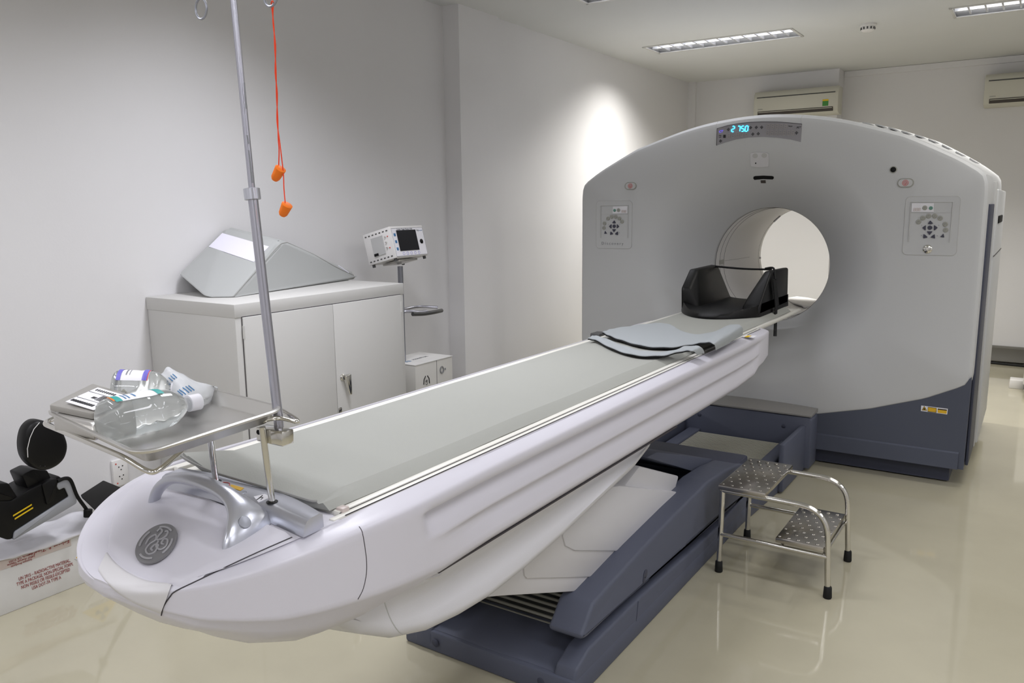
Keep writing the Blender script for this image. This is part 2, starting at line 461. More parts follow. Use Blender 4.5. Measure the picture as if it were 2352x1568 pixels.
# seven segment digits
SEG = {'2': 'abged', '7': 'abc', '5': 'afgcd', '0': 'abcdef', '8': 'abcdefg'}
def digit(mb, ch, o, w, h, t, tilt=.08, uv=(EX, EZ)):
    U, V = uv; g = t*.12
    def P(x, y): return Vector(o)+U*(x+y*tilt)+V*y
    S = {'a': ((t*.5, h), (w-t*.5, h)), 'g': ((t*.5, h/2), (w-t*.5, h/2)), 'd': ((t*.5, 0), (w-t*.5, 0)),
         'f': ((0, h/2+g), (0, h-g)), 'b': ((w, h/2+g), (w, h-g)), 'e': ((0, g), (0, h/2-g)), 'c': ((w, g), (w, h/2-g))}
    nrm = U.cross(V)
    for c in SEG[ch]:
        a, b = P(*S[c][0]), P(*S[c][1]); d = (b-a).normalized(); q = nrm.cross(d)*t/2
        mb.prism([a-q*.6, a+d*t*.3-q, b-d*t*.3-q, b-q*.6, b+q*.6, b-d*t*.3+q, a+d*t*.3+q, a+q*.6], nrm*.0012)
dm = MB(); ox = GP(1680, 301.5, .0048)
sc = (GP(1718, 295).x-GP(1680, 295).x)/38; hz = .030
for ch, px in (('2', 1680), ('7', 1693), ('5', 1702), ('0', 1711)):
    digit(dm, ch, GP(px, 302.5-(px-1680)*.03, .0048), sc*6.2, hz, .0056)
pt = GP(1709.5, 301.8, .0048); dm.prism([pt, pt+EX*.004, pt+EX*.004+EZ*.004, pt+EZ*.004], (0, -.0012, 0))
tag(dm.build('glowing_digits', 'led_blue', disp), 'glowing blue digits reading 275.0')
gm = MB()
for k in range(5): digit(gm, '8', GP(1671+10*k, 317-1.3*k, .0045), sc*5.5, .024, .0025)
gm.build('unlit_digits', 'digit_ghost', disp); gm = MB()
for k in range(5): digit(gm, '8', GP(1761+10*k, 296, .0045), sc*5.5, .024, .0025)
gm.build('unlit_digits', 'digit_ghost', disp); gm = MB()
for k in range(7): digit(gm, '8', GP(1760+9.6*k, 310, .0045), sc*5.5, .024, .0025)
gm.build('unlit_digits', 'digit_ghost', disp)
text(disp, 'CT', .018, GP(1655.5, 302, .0045), EX, EZ, 'led_violet', 'lit_marking', shear=.3)
text(disp, 'PET', .015, GP(1834, 293, .0045), EX, EZ, 'black_ink', 'marking', shear=.3)
text(disp, 'kcps', .012, GP(1816, 289.5, .0045), EX, EZ, 'black_ink', 'marking')
text(disp, 'kVp\nmA', .010, GP(1654, 313, .0045), EX, EZ, 'black_ink', 'marking')
ic = MB()
for q in ((1673, 297), (1724, 293), (1737, 292.5), (1749.5, 292), (1729, 308), (1741.5, 307), (1829.5, 305), (1655, 324)):
    ic = MB(); c = GP(*q, .0045); ic.tube([c+(EX*math.cos(a*PI/6)+EZ*math.sin(a*PI/6))*.006 for a in range(12)], .0009, 5, closed=True)
    ic.box(c, (.020, .0012, .0015)); ic.box(c, (.0015, .0012, .020)); ic.build('icon', 'black_ink', disp)
ic = MB(); c = GP(1664, 313, .0045); ic.box(c, (.014, .001, .018))
ic.build('icon', 'black_ink', disp)
# face details in the funnel
lm = MB(); decal_px(gbvh, [(1724, 352), (1728, 350), (1745, 349), (1762, 350), (1766, 353), (1767, 372), (1765, 381), (1745, 383), (1726, 381), (1724, 372)], .002, .004, lm)
spk = lm.build('speaker_plate', 'cover_white', gantry)
sp = MB(); 
for q in ((1735, 357), (1756, 356)):
    decal_px(gbvh, [(q[0]+6*math.cos(a*PI/8), q[1]+5.4*math.sin(a*PI/8)) for a in range(16)], .0065, .001).build('speaker_grille', 'panel_grey', spk)
sp = MB(); decal_px(gbvh, [(1736.5+1.5*math.cos(a*PI/4), 373.5+1.5*math.sin(a*PI/4)) for a in range(8)], .007, .001, sp); sp.build('pin_hole', 'black', spk)
sl = MB(); decal_px(gbvh, [(1730, 409), (1731, 405.5), (1735, 404), (1753, 403.2), (1773, 404), (1777, 405.5), (1777.5, 409), (1775, 411.5), (1753, 410.5), (1733, 412.5)], .001, .0015, sl)
sl.build('light_slot', 'black', gantry)
sl = MB(); decal_px(gbvh, [(1747, 414), (1758.5, 413.5), (1759, 420), (1748, 420)], .001, .0015, sl); sl.build('warning_mark', 'ac_dark', gantry)
# laser lens
ls = MB(); c = GP(2052, 389.5); ls.lathe([(.0185, 0), (.0185, -.004), (.014, -.005)], c, (0, 1, 0), 32); lens = ls.build('laser_port', 'button_grey', gantry)
MB().lathe([(.014, -.0045), (.014, -.0062), (.004, -.008)], c, (0, 1, 0), 24).build('lens', 'black', lens)
# stop buttons and key panels (mirrored pair)
def rrect(cx, cz, w, h, r, y, n=6):
    out = []
    for (sx, sz, a0) in ((1, 1, 0), (-1, 1, 90), (-1, -1, 180), (1, -1, 270)):
        for k in range(n+1):
            a = math.radians(a0+90*k/n); out.append(Vector((cx+sx*(w/2-r)+r*math.cos(a), y, cz+sz*(h/2-r)+r*math.sin(a))))
    return out
def stop_button(cx, cz):
    b = MB().prism(rrect(cx, cz, .078, .046, .022, GY-.006), (0, .008, 0)); bt = b.build('stop_button', 'button_grey', gantry)
    MB().prism(rrect(cx, cz, .068, .037, .018, GY-.009), (0, .004, 0)).build('button_face', 'gantry_grey', bt)
    r = MB(); c = Vector((cx, GY-.0095, cz))
    for rr in (.014, .008): r.tube([c+(EX*math.cos(a*PI/10)+EZ*math.sin(a*PI/10))*rr for a in range(20)], .0012, 5, closed=True)
    r.box(c, (.012, .001, .002)); r.box(c-EZ*.004, (.002, .001, .014)); r.build('stop_symbol', 'red_mark', bt)
ps = GP(2080, 420); stop_button(ps.x, ps.z); ps = GP(1449, 427); stop_button(ps.x, ps.z)
def panel(mx):
    def Q(u, v, off=.004):
        p = onY(2050+u*.1786, 420+v*.1786, GY); x = p.x if mx else 2*CX-p.x
        return Vector((x, GY-off, p.z))
    c = Q(495, 550); sgn = 1 if mx else -1
    fr = MB(); fr.prism(rrect(c.x, c.z, .250, .300, .022, GY-.003), (0, .006, 0))
    pn = fr.build('key_panel', 'gantry_grey', gantry)
    g = MB(); g.tube(rrect(c.x, c.z, .252, .302, .023, GY-.002), .0018, 6, closed=True); g.build('panel_gap', 'panel_grey', pn)
    i = MB(); a, b, d_, e_ = Q(240, 245, .006), Q(780, 245, .006), Q(735, 765, .006), Q(205, 755, .006)
    i.tube([e_, a, b, d_], .0022, 6); i.build('panel_recess', 'panel_grey', pn)
    MB().prism([Q(250, 260, .0045), Q(535, 260, .0045), Q(530, 375, .0045), Q(245, 372, .0045)], (0, -.001, 0)).build('readout', 'paper', pn)
    gg = MB(); p0 = Q(315, 340, .006)
    for k in (-1, 0, 1): digit(gg, '8', p0+EX*(k*.0115-.004)-EZ*.008, .008, .015, .0022)
    gg.build('readout_digits', 'tape', pn)
    ln = MB(); ln.tube([Q(245, 382, .004), Q(760, 384, .004)], .0007, 5); ln.build('panel_line', 'panel_grey', pn)
    for (u, v) in ((418, 320), (337, 500), (392, 450), (466, 424), (545, 424), (616, 453), (680, 530), (685, 604)):
        q = Q(u, v); o = MB().lathe([(.0122, .002), (.0122, -.003), (.010, -.005)], q, (0, 1, 0), 20).build('key_button', 'button_grey', pn)
        MB().tube([q+Vector((0, -.0052, 0))+(EX*math.cos(t*PI/5)+EZ*math.sin(t*PI/5))*.0042 for t in range(8)], .0008, 4).build('key_symbol', 'grey_ink', o)
    MB().lathe([(.0095, .002), (.0095, -.003), (.008, -.005)], Q(495, 323), (0, 1, 0), 20).build('key_button', 'button_green', pn)
    MB().lathe([(.011, .002), (.011, -.003), (.009, -.005)], Q(482, 575), (0, 1, 0), 20).build('key_button', 'button_dark', pn)
    tri = {'u': ((452, 525), (488, 480), (525, 522), (488, 532)), 'd': ((440, 622), (517, 622), (480, 668), (470, 662)), 'l': ((383, 575), (430, 540), (428, 608), (412, 604)),
           'r': ((584, 575), (535, 540), (532, 610), (548, 606)), 'x': ((400, 655), (395, 714), (456, 700), (430, 672)), 'y': ((545, 658), (550, 714), (488, 700), (515, 675)), 'z': ((655, 648), (668, 700), (612, 694), (640, 668))}
    for k, t in tri.items():
        MB().prism(fillet([Q(*q) for q in t], .004, 3, True), (0, -.004, 0)).build('arrow_key', 'button_dark', pn)
    for q in ((390, 284), (468, 293), (378, 543), (596, 545), (372, 675), (577, 680)): MB().box(Q(*q, .0045), (.0028, .001, .002)).build('indicator_dot', 'black_ink', pn)
    return pn, Q
pn, Q = panel(True)
bd = MB().lathe([(.022, .002), (.022, -.003), (.018, -.006), (.008, -.008)], Q(453, 850), (0, 1, 0), 32).build('round_badge', 'steel', pn)
bc = Q(453, 850, .0125); mg = MB()
for k in range(5):
    a0 = k*2*PI/5; mg.tube(catmull([bc+(EX*math.cos(a0+t)+EZ*math.sin(a0+t))*r for t, r in ((0, .005), (.5, .009), (1.0, .013))], 4), .0009, 5)
mg.build('badge_scroll', 'button_dark', bd)
pn2, Q2 = panel(False); text(pn2, 'D i s c o v e r y', .026, Q2(495, 850), EX, EZ, 'grey_ink', xs=.95)
# laser warning label on the skirt
def SK(px, py, off=.001): return onY(px, py, GY+.012-off)
wl = MB(); wl.prism([SK(2116, 931, .0012), SK(2177, 938.5, .0012), SK(2175.5, 951.5, .0012), SK(2115, 943.5, .0012)], (0, .001, 0)); wl = wl.build('warning_label', 'paper', gantry)
y_ = MB(); y_.prism([SK(2117.5, 941.5, .0022), SK(2123, 932.5, .0022), SK(2128.5, 942.5, .0022)], (0, .001, 0))
y_.prism([SK(2131.5, 934.5, .0022), SK(2151, 937, .0022), SK(2150.5, 947, .0022), SK(2131, 944.5, .0022)], (0, .001, 0))
y_.prism([SK(2154, 938, .0022), SK(2175, 940.5, .0022), SK(2174, 950, .0022), SK(2153.5, 947.5, .0022)], (0, .001, 0)); y_.build('yellow_field', 'amber', wl)
y_ = MB(); y_.tube([SK(2131.5, 934.5, .0035), SK(2151, 937, .0035), SK(2150.5, 947, .0035), SK(2131, 944.5, .0035)], .0012, 5, True); y_.tube([SK(2117.5, 941.5, .0035), SK(2123, 932.5, .0035), SK(2128.5, 942.5, .0035)], .0012, 5, True)
y_.prism([SK(2154, 938, .0035), SK(2175, 940.5, .0035), SK(2174.8, 942.8, .0035), SK(2154, 940.2, .0035)], (0, .001, 0)); y_.box(SK(2123, 939, .0035), (.008, .001, .008)); y_.build('black_print', 'black_ink', wl)
MB().box(onY(1865, 1034, GY-.01), (.004, .004, .004)).build('pilot_light', 'led_red', gantry)

# ------------------------------------------------------------------ patient table
TX = CX
table = thing('patient_table', (TX, 2.6, 0), 'long white patient table on slate blue lift base leading into the scanner', 'scanner table')
def topz(y): return .902 - .075*max(0, (1.12-y)/.385)**2.0
def botz(y): return interp([(.735, .80), (.76, .775), (.80, .735), (.843, .71), (.9, .665), (1.0, .625), (1.1, .625), (1.25, .66), (1.35, .69), (3.62, .69), (3.72, .728), (3.93, .752)], y)
def sidez(y): return interp([(.735, .81), (.8, .775), (.9, .75), (1.05, .735), (1.3, .705), (3.62, .70), (3.72, .738), (3.93, .765)], y)
def halfw(y):
    w = .352 if y < 1.2 else interp([(1.2, .352), (1.5, .343), (3.6, .335), (3.8, .333), (3.90, .322), (3.93, .30)], y)
    if y < 1.22: w *= max(0, 1-((1.22-y)/.487)**2.6)**.5
    return max(w, .004)
def sect(y):
    w, zt, zb, zs = halfw(y), topz(y), botz(y), sidez(y)
    def ss(v): v = max(0, min(1, v)); return v*v*(3-2*v)
    s1 = ss((y-1.225)/.045)*ss((3.715-y)/.035); s2 = ss((y-1.24)/.30)*ss((3.70-y)/.04)
    D = w*.058; c = min(1, w/.2)
    # (height fraction from side foot 0 to top 1, inset of the fluted side)
    side = [(0, .012), (.05, .004), (.10, 0), (.16, s2*D*.12), (.30, s2*D*.55), (.38, s2*D*.82), (.425, s2*D*.70), (.45, s2*D*.22), (.475, s2*D*.04), (.50, s1*D*.06), (.60, s1*D*.45), (.70, s1*D*.95), (.755, s1*D*1.05), (.785, s1*D*.72), (.805, s1*D*.15), (.82, 0), (.90, 0), (.935, .0025), (.955, .008), (.985, .028), (1., .046)]
    hs = zt-zs; R = [(0, zb), (.35*w, zb+.002), (.62*w, zb+(zs-zb)*.15+.003), (.83*w, zb+(zs-zb)*.5), (.94*w, zb+(zs-zb)*.8)]
    k = min(1, w/.2)
    R += [(w-i*k, zs+f*hs) for f, i in side]
    dp = .016*min(1, max(0, (y-1.05)/.05))
    xi = min(w*.845, .2895)
    R += [(min(w*.87, xi+.006), zt+.003), (xi, zt+.003-dp), (0, zt+.004-dp)]
    return [Vector((TX+x, y, z)) for x, z in R] + [Vector((TX-x, y, z)) for x, z in reversed(R[1:-1])]
ysec = [1.225+.045*q/6 for q in range(1, 6)]+[1.3, 1.34, 1.38, 1.42, 1.46, 1.5, 1.54]+[.7345, .7355, .737, .7395, .7425, .746, .750, .755, .760, .766, .773, .78, .788, .797, .807, .818, .83, .843, .857, .872, .888, .905, .923, .94, .96, .98, 1.0, 1.05, 1.1, 1.16, 1.22, 1.235, 1.25, 1.265, 1.28, 1.4, 1.8, 2.4, 3.0, 3.4, 3.65, 3.67, 3.685, 3.70, 3.72, 3.8, 3.86, 3.90, 3.92, 3.93]
ysec = sorted(set(round(v, 5) for v in ysec))
body = MB(); body.loft([sect(y) for y in ysec]); bodyb = body.bvh()
tb = body.build('table_body', 'white_plastic', table, sharp=50)
# raised service cover over the nose with its lower lip
nc = MB(); rows = []
SEAM = [(671, 1234), (600, 1265), (520, 1302), (440, 1340), (402, 1358)]
LIP = [(246, 1276), (262, 1298), (290, 1322), (325, 1340), (360, 1347), (398, 1350)]
Acur = [hitn(bodyb, (q.x, q.y))[0] for q in catmull([Vector((*q, 0)) for q in [(a+1, b-14) for a, b in LIP]], 6)]; NA = len(Acur)
sp_ = sorted([(h[0].y, h[0].x) for h in [hitn(bodyb, (q.x, q.y)) for q in catmull([Vector((*q, 0)) for q in SEAM], 6)] if h])
p_r = hitn(bodyb, (668, 1233))[0]
for i in range(27):
    t = i/26; row = []
    for j, a in enumerate(Acur):
        u = j/(NA-1); b = Vector((lerp(TX-.27, p_r.x-.001, u), lerp(1.01, p_r.y, u), 0))
        x = lerp(a.x, b.x, t)-.045*math.sin(PI*t)*(1-u); y = lerp(a.y, b.y, t)
        x += (interp(sp_, y)-.0012-lerp(Acur[-1].x, p_r.x-.001, t))*u**3
        h = bodyb.ray_cast(Vector((x, y, 1.2)), Vector((0, 0, -1))); zb_ = h[0].z if h[0] is not None else topz(y)
        edge = min(1, u/.06, (1-u)/.03, t/.05); edge = math.sin(max(0, edge)*PI/2)
        bumpz = .012*math.exp(-((x-TX)/.13)**2-((y-.85)/.06)**2)
        row.append(Vector((x, y, zb_-.001+.0065*edge+bumpz*edge)))
    rows.append(row)
nc.loft(rows, closed=False); ncb = nc.bvh(); nose = nc.build('service_cover', 'white_plastic', table, sharp=60)
sm = MB()
line_px(bodyb, SEAM+[(392, 1368), (380, 1385), (374, 1398), (371, 1412)], .0012, mb=sm, off=.0006)
line_px(bodyb, [(825, 1209), (832, 1222), (838, 1255), (842, 1290), (841, 1320), (834, 1352), (822, 1376)], .0009, mb=sm)
sm.build('panel_seam', 'dark_line', table)
lp = strip_px(bodyb, [(247, 1268), (263, 1289), (292, 1312), (327, 1329), (362, 1336), (398, 1339)], [(226, 1312), (246, 1340), (275, 1365), (308, 1385), (338, 1398), (370, 1410)], .0035, 32, 12); lp.build('nose_lip', 'lip_grey', table)
# logo badge
def on(bv, px, py, off=0.):
    h = bv.ray_cast(EYE, ray(px, py).normalized())
    return h[0]+(h[1] if h[1].z > 0 else -h[1])*off if h[0] is not None else None
lc = on(ncb, 361, 1250); 
a1, a2 = on(ncb, 409, 1232), on(ncb, 313, 1268); b1, b2 = on(ncb, 367, 1206), on(ncb, 356, 1293)
U = (a1-a2)/2; Vv = (b1-b2)/2; nU = U.normalized(); nn = U.cross(Vv).normalized(); 
if nn.z < 0: nn = -nn
Vv = nn.cross(nU)*max(U.length*.98, Vv.length*.98)
lg = MB(); lg.prism([lc+U*math.cos(a*PI/24)+Vv*math.sin(a*PI/24)+nn*.001 for a in range(48)], nn*.0035)
lgo = lg.build('logo_badge', 'logo_grey', table)
mg = MB()
def LP(x, y): return lc+U*x+Vv*y+nn*.0055
strokes = [[(-.45, .08), (-.3, .32), (-.02, .36), (-.02, .12), (-.28, .02), (-.42, -.18), (-.3, -.42), (-.05, -.44), (.1, -.2), (-.02, -.1), (-.2, -.2), (-.12, -.34)],
           [(.02, .5), (.16, .58), (.26, .42), (.1, .26), (.02, .12), (.2, .06), (.42, .12), (.5, .3), (.38, .36)],
           [(.1, .0), (.02, -.2), (.2, -.42), (.44, -.36), (.5, -.1), (.34, .0), (.24, -.14), (.34, -.24)]]
for s in strokes: mg.tube(catmull([LP(p[0]*1.12, p[1]*1.18) for p in s], 6), .0020, 6)
for k in range(4):
    a0 = PI/4*1.15+k*PI/2
    mg.tube(catmull([LP(.80*math.cos(a0+t), .80*math.sin(a0+t)) for t in (-.5, -.25, 0, .25, .5)], 4), [.0006]+[.0022]*15+[.0006], 6)
mg.build('monogram', 'logo_light', lgo)
# silver arch handle
hd = MB(); rings = []
for i in range(49):
    th = PI*i/48; c = math.cos(th); s_ = math.sin(th)
    fl = abs(c)**5; lf = 1 if c > 0 else .15
    cx = TX+(.172 if c > 0 else -.142)*(abs(c)**.85); z = .862+.098*s_**.75 ; y = .945-.012*fl
    ay = .019+(.046*fl if c > 0 else -.007*fl); ar = .011+(.006*fl if c > 0 else -.003*fl)
    T = Vector((-(1 if 1 else 0)*(-.175*s_), 0, .09*c)); T = Vector((-.175*s_, 0, .09*c)).normalized()
    nrm = Vector((-T.z, 0, T.x))
    ring = []
    for k in range(20):
        a = 2*PI*k/20; ring.append(Vector((cx, y, z))+Vector((0, 1, 0))*ay*math.cos(a)+nrm*ar*math.sin(a)*(1.0))
    rings.append(ring)
hd.loft(rings); hb = hd.bvh(); hdo = hd.build('handle', 'silver_paint', table, sharp=60)
hq = hitn(hb, (562, 1199))
MB().lathe([(.0125, -.004), (.0125, .0010), (.0115, .0020), (.006, .0026), (.001, .0028)], hq[0], hq[1], 24).build('release_button', 'silver_grey', hdo)
# silver accessory bar
ab = MB(); near, far = [], []
for i in range(33):
    dx = -.185+.470*i/32; f = (dx/.285)**2
    far.append(Vector((TX+dx, 1.062-.048*f, 0))); near.append(Vector((TX+dx, .992-.022*f-.0*f, 0)))
rings = []
for a, b in zip(near, far):
    rings.append([Vector((a.x, a.y-.006, .896)), Vector((a.x, a.y-.003, .912)), Vector((a.x, a.y+.004, .923)), Vector((a.x, a.y+.012, .927)), Vector((b.x, b.y-.008, .929)), Vector((b.x, b.y, .925)), Vector((b.x, b.y+.002, .896))])
ab.loft(rings); abb = ab.bvh(); bar = ab.build('accessory_bar', 'silver_paint', table, sharp=50)
l1 = MB(); decal_px(abb, [(583, 1141), (608, 1135), (622, 1142), (594, 1154)], .0006, .0006, l1); l1.build('sticker', 'paper', bar)
mn = MB(); line_px(abb, [(590, 1149), (596, 1145), (603, 1139)], .0009, 4, mn, .0016); line_px(abb, [(595, 1144), (604, 1144), (600, 1148)], .0007, 4, mn, .0016); mn.build('pictogram', 'black_ink', bar)
l2 = MB(); decal_px(abb, [(531, 1113), (560, 1121), (552, 1127), (528, 1119)], .0006, .0006, l2); l2.build('warning_stripe', 'amber', bar)
l3 = MB(); line_px(abb, [(503, 1111), (514, 1108), (527, 1110), (525, 1116), (512, 1119), (503, 1115), (503, 1111)], .0009, 5, l3, .0006); line_px(abb, [(505, 1109), (524, 1118)], .0008, 3, l3, .0006); l3.build('prohibition_mark', 'red_mark', bar)
l4 = MB(); line_px(abb, [(520, 1121), (545, 1129)], .0006, 3, l4, .0006); line_px(abb, [(517, 1124), (540, 1132)], .0006, 3, l4, .0006); l4.build('small_print', 'grey_ink', bar)
scx = on(abb, 557, 1131)
if scx: MB().lathe([(.009, .0), (.008, .0015), (.002, .001)], scx, (0, 0, 1), 20).build('screw', 'silver_grey', bar)
# cradle
cr = MB(); cr.box((TX, 2.92, .889), (.50, 3.68, .026), .005)
for s in (1, -1):
    cr.box((TX+s*.262, 2.90, .900), (.019, 3.66, .016), .004); cr.box((TX+s*.280, 2.46, .8985), (.0145, 2.84, .012), .002)
crd = cr.build('cradle', 'cradle_cream', table)
g = MB()
for s in (1,):
    g.box((TX+s*.2722, 2.47, .9048), (.0008, 2.8, .001)); g.box((TX+s*.2880, 2.47, .9040), (.0010, 2.8, .002))
g.build('rail_gap', 'dark_line', crd)
MB().box((TX+.266, 1.085, .906), (.02, .02, .014), .003).build('rail_end', 'tape', crd)
yl = MB(); 
for q in ((1712, 775), (1724, 772)): pass
h0 = onZ(1722, 772, .9075); MB().box((h0.x, h0.y, .9072), (.05, .06, .001)).build('edge_sticker', 'paper', tb)
MB().box((h0.x-.005, h0.y-.01, .9082), (.018, .05, .001)).build('edge_sticker', 'yellow', tb)
MB().box((TX-.30, 3.30, .905), (.05, .07, .03), .006).build('rail_clip', 'grille_dark', table)
# lower shell under the body
sh = MB(); rings = []
for y in (1.02, 1.06, 1.12, 1.2, 1.3, 1.42, 1.54, 1.7, 1.9, 2.15, 2.4, 2.55, 2.62, 2.66):
    zb = interp([(1.02, .70), (1.06, .665), (1.12, .615), (1.2, .573), (1.3, .546), (1.42, .530), (1.54, .524), (1.7, .532), (1.9, .549), (2.15, .58), (2.4, .612), (2.55, .64), (2.62, .662), (2.66, .68)], y)
    wv = interp([(1.02, .20), (1.06, .235), (1.12, .272), (1.2, .296), (1.3, .308), (1.6, .312), (2.5, .305), (2.62, .28), (2.66, .25)], y)
    zt = .715; d = min(.12, (zt-zb)*.75); R = [(0, zb-.022), (wv*.5, zb-.018), (wv*.8, zb-.004)]
    for k in range(7):
        a = PI/2*k/6; R.append((wv-.035+.035*math.sin(a), zb+.035-.035*math.cos(a)))
    rec = .030*min(1, max(0, (y-1.22)/.14)) if y < 2.5 else 0
    R += [(wv-rec*.4, zb+.25*(zt-zb)+.01), (wv-rec, zb+.50*(zt-zb)+.005), (wv-rec*.75, zb+.62*(zt-zb)+.005), (wv-rec*.1, zb+.72*(zt-zb)+.006), (wv+.005, zb+.78*(zt-zb)+.006), (wv+.006, zt-.006), (wv-.02, zt)]
    rings.append([Vector((TX+x, y, z)) for x, z in R]+[Vector((TX-x, y, z)) for x, z in reversed(R[1:])])
sh.loft(rings); shb = sh.bvh(); shell = sh.build('lower_shell', 'cover_white', table, sharp=50)
s2 = MB(); line_px(shb, [(877, 1360), (884, 1385), (897, 1420), (915, 1448), (935, 1462)], .0014, mb=s2); s2.build('shell_seam', 'panel_grey', shell)
g = MB(); g.box((TX+.328, 2.0, .7015), (.012, 1.4, .004)); g.build('shadow_gap', 'dark_line', shell)
tabm = MB(); line_px(shb, [(925, 1336), (960, 1330), (1000, 1323), (1012, 1316)], .004, mb=tabm); tabm.build('shell_grip', 'lip_grey', shell)
# telescoping side covers
def XP(pts, X): return [onX(px, py, X) for px, py in pts]
t1 = MB().prism(XP([(1120, 1372), (1190, 1290), (1500, 1280), (1440, 1345), (1330, 1358), (1150, 1369)], -1.162), (-.456, 0, 0), .006); t1.build('telescoping_cover', 'lip_grey', table)
t2 = MB().prism(XP([(1206, 1322), (1195, 1200), (1480, 1180), (1480, 1270), (1368, 1325), (1212, 1329)], -1.156), (-.468, 0, 0), .005); t2.build('telescoping_cover', 'lip_grey', table)
t3 = MB().prism(XP([(1294, 1232), (1300, 1130), (1425, 1115), (1560, 1130), (1560, 1200), (1420, 1266), (1322, 1265), (1300, 1254)], -1.150), (-.480, 0, 0), .006); t3.build('telescoping_cover', 'cover_white', table)
t4 = MB().prism(XP([(1380, 1190), (1470, 1070), (1560, 1093), (1550, 1130), (1500, 1230)], -1.175), (-.430, 0, 0), .008); t4.build('telescoping_cover', 'cover_white', table)
# lift arms
armpx = [(1334, 1468), (1345, 1440), (1363.6, 1385.7), (1415, 1328), (1474, 1262), (1559.6, 1172.7), (1600, 1133), (1628, 1105), (1666, 1079), (1700, 1064), (1760, 1064), (1760, 1100), (1700, 1147), (1640, 1195), (1560, 1266), (1440, 1378), (1345, 1468)]
A = XP(armpx, -1.075)
for s in (1, -1):
    P = [Vector((p.x if s > 0 else 2*TX-p.x, p.y, p.z)) for p in A]
    a_ = MB().prism(fillet(P, .012, 2, True), (-s*.122, 0, 0), .012, 3); ao = a_.build('lift_arm', 'slate_blue', table, sharp=50)
    if s > 0:
        sq = MB(); c = onX(1483, 1318, -1.0735); sq.lathe([(.017, 0), (.013, .001)], c, (1, 0, 0), 24); c2 = c+Vector((0, -.01, -.016)); sq.lathe([(.012, 0), (.009, .001)], c2, (1, 0, 0), 24); sq.build('bolt_recess', 'slate_dark', ao)
        ln = MB(); 
        Ls = [(1306, 1462), (1309, 1425), (1330, 1385), (1355, 1350), (1425, 1264), (1420, 1262), (1405, 1262)]
        pl = [Vector((-1.118, p.y, p.z)) for p in XP([(1318, 1460), (1323, 1425), (1345, 1380), (1372, 1345), (1443, 1268)], -1.118)]
        ln.tube(pl, .0018, 5); ln.build('arm_seam', 'slate_dark', ao)
MB().box((TX, 3.5, .30), (.62, .36, .05), .012).build('arm_bridge', 'slate_dark', table)
cb = MB(); cb.prism(XP([(1485, 1050), (1510, 1038), (1700, 1062), (1700, 1072), (1600, 1085)], -1.2), (-.4, 0, 0), .004)
cb.build('cross_beam', 'slate_blue', table)
# floor base
base = MB(); base.prism([(-1.752, 1.96, 0), (-1.073, 1.95, 0), (-1.073, 3.6, 0), (-1.02, 4.6, 0), (-1.76, 4.6, 0), (-1.72, 3.6, 0)], (0, 0, .075), .01)
base.build('floor_base', 'slate_blue', table)
for s in (1, -1):
    rp = [(1.96, .0), (1.955, .06), (1.975, .105), (2.06, .135), (2.45, .140), (3.0, .118), (3.3, .112), (3.7, .14), (4.0, .165), (4.6, .165), (4.6, 0)]
    x0 = TX+s*.315
    r_ = MB().prism([(x0, y, z) for y, z in rp], (-s*.075, 0, 0), .009, 3); rl = r_.build('base_rail', 'slate_blue', table, sharp=50)
    if s > 0: MB().tube([(x0+.0005, 2.42, .134), (x0+.0005, 2.41, .08), (x0+.0005, 2.385, .02)], .0016, 5).build('rail_seam', 'slate_dark', rl)
pd = MB().prism([(TX-.30, 1.97, .07), (TX+.25, 1.97, .07), (TX+.25, 2.10, .09), (TX+.25, 2.2, .092), (TX-.30, 2.2, .092), (TX-.30, 2.1, .09)], (0, 0, .008), .003); pd.build('front_deck', 'slate_blue', table)
b_ = MB()
for x in (TX-.22, TX+.20): b_.lathe([(.014, 0), (.010, .003)], (x, 1.952, .04), (0, -1, 0), 20)
b_.build('bolt_recess', 'slate_dark', table)
def grille(y0, y1, x0, x1, z, n):
    g = MB().box(((x0+x1)/2, (y0+y1)/2, z-.006), (x1-x0, y1-y0, .01)); go = g.build('roller_cover', 'grille_dark', table)
    s = MB()
    for k in range(n):
        y = y0+(y1-y0)*(k+.5)/n; s.cyl((x0+.005, y, z), (x1-.005, y, z), (y1-y0)/n*.17, n=6)
    s.build('slats', 'grille_light', go)
grille(4.0, 4.52, TX-.27, TX+.27, .152, 24)
grille(2.16, 2.75, TX-.24, TX+.24, .095, 15)
MB().prism([(TX-.30, 3.86, .10), (TX+.30, 3.86, .10), (TX+.30, 3.99, .165), (TX-.30, 3.99, .165)], (0, 0, .012), .003).build('cross_plate', 'slate_blue', table)
# docking block against the gantry
dk = MB(); P = [(TX-.40, .02), (TX+.40, .02), (TX+.40, .31)]
dk.prism([(x, 4.55, z) for x, z in [(TX-.40, .02), (TX+.40, .02), (TX+.40, .30), (TX+.385, .318), (TX+.22, .315), (TX, .320), (TX-.22, .315), (TX-.385, .318), (TX-.40, .30)]], (0, .16, 0), .006)
dko = dk.build('dock_block', 'slate_blue', table)
b_ = MB()
for x in (TX-.25, TX+.25): b_.lathe([(.012, 0), (.008, .003)], (x, 4.548, .25), (0, -1, 0), 20)
b_.build('bolt_recess', 'slate_dark', dko)
cap = MB(); rr = []
for i in range(25):
    dx = -.40+.8*i/24; f = (dx/.40)**2
    rr.append([Vector((TX+dx, 4.542+.0*f, .322)), Vector((TX+dx, 4.542, .330)), Vector((TX+dx, 4.60, .334+.008*(1-f))), Vector((TX+dx, 4.72, .342+.014*(1-f))), Vector((TX+dx, 4.72, .322))])
cap.loft(rr); cap.build('dock_cap', 'cap_grey', table, sharp=50)
MB().box((TX+.355, 4.36, .14), (.03, .5, .26), .01).build('dock_rail', 'slate_blue', table)
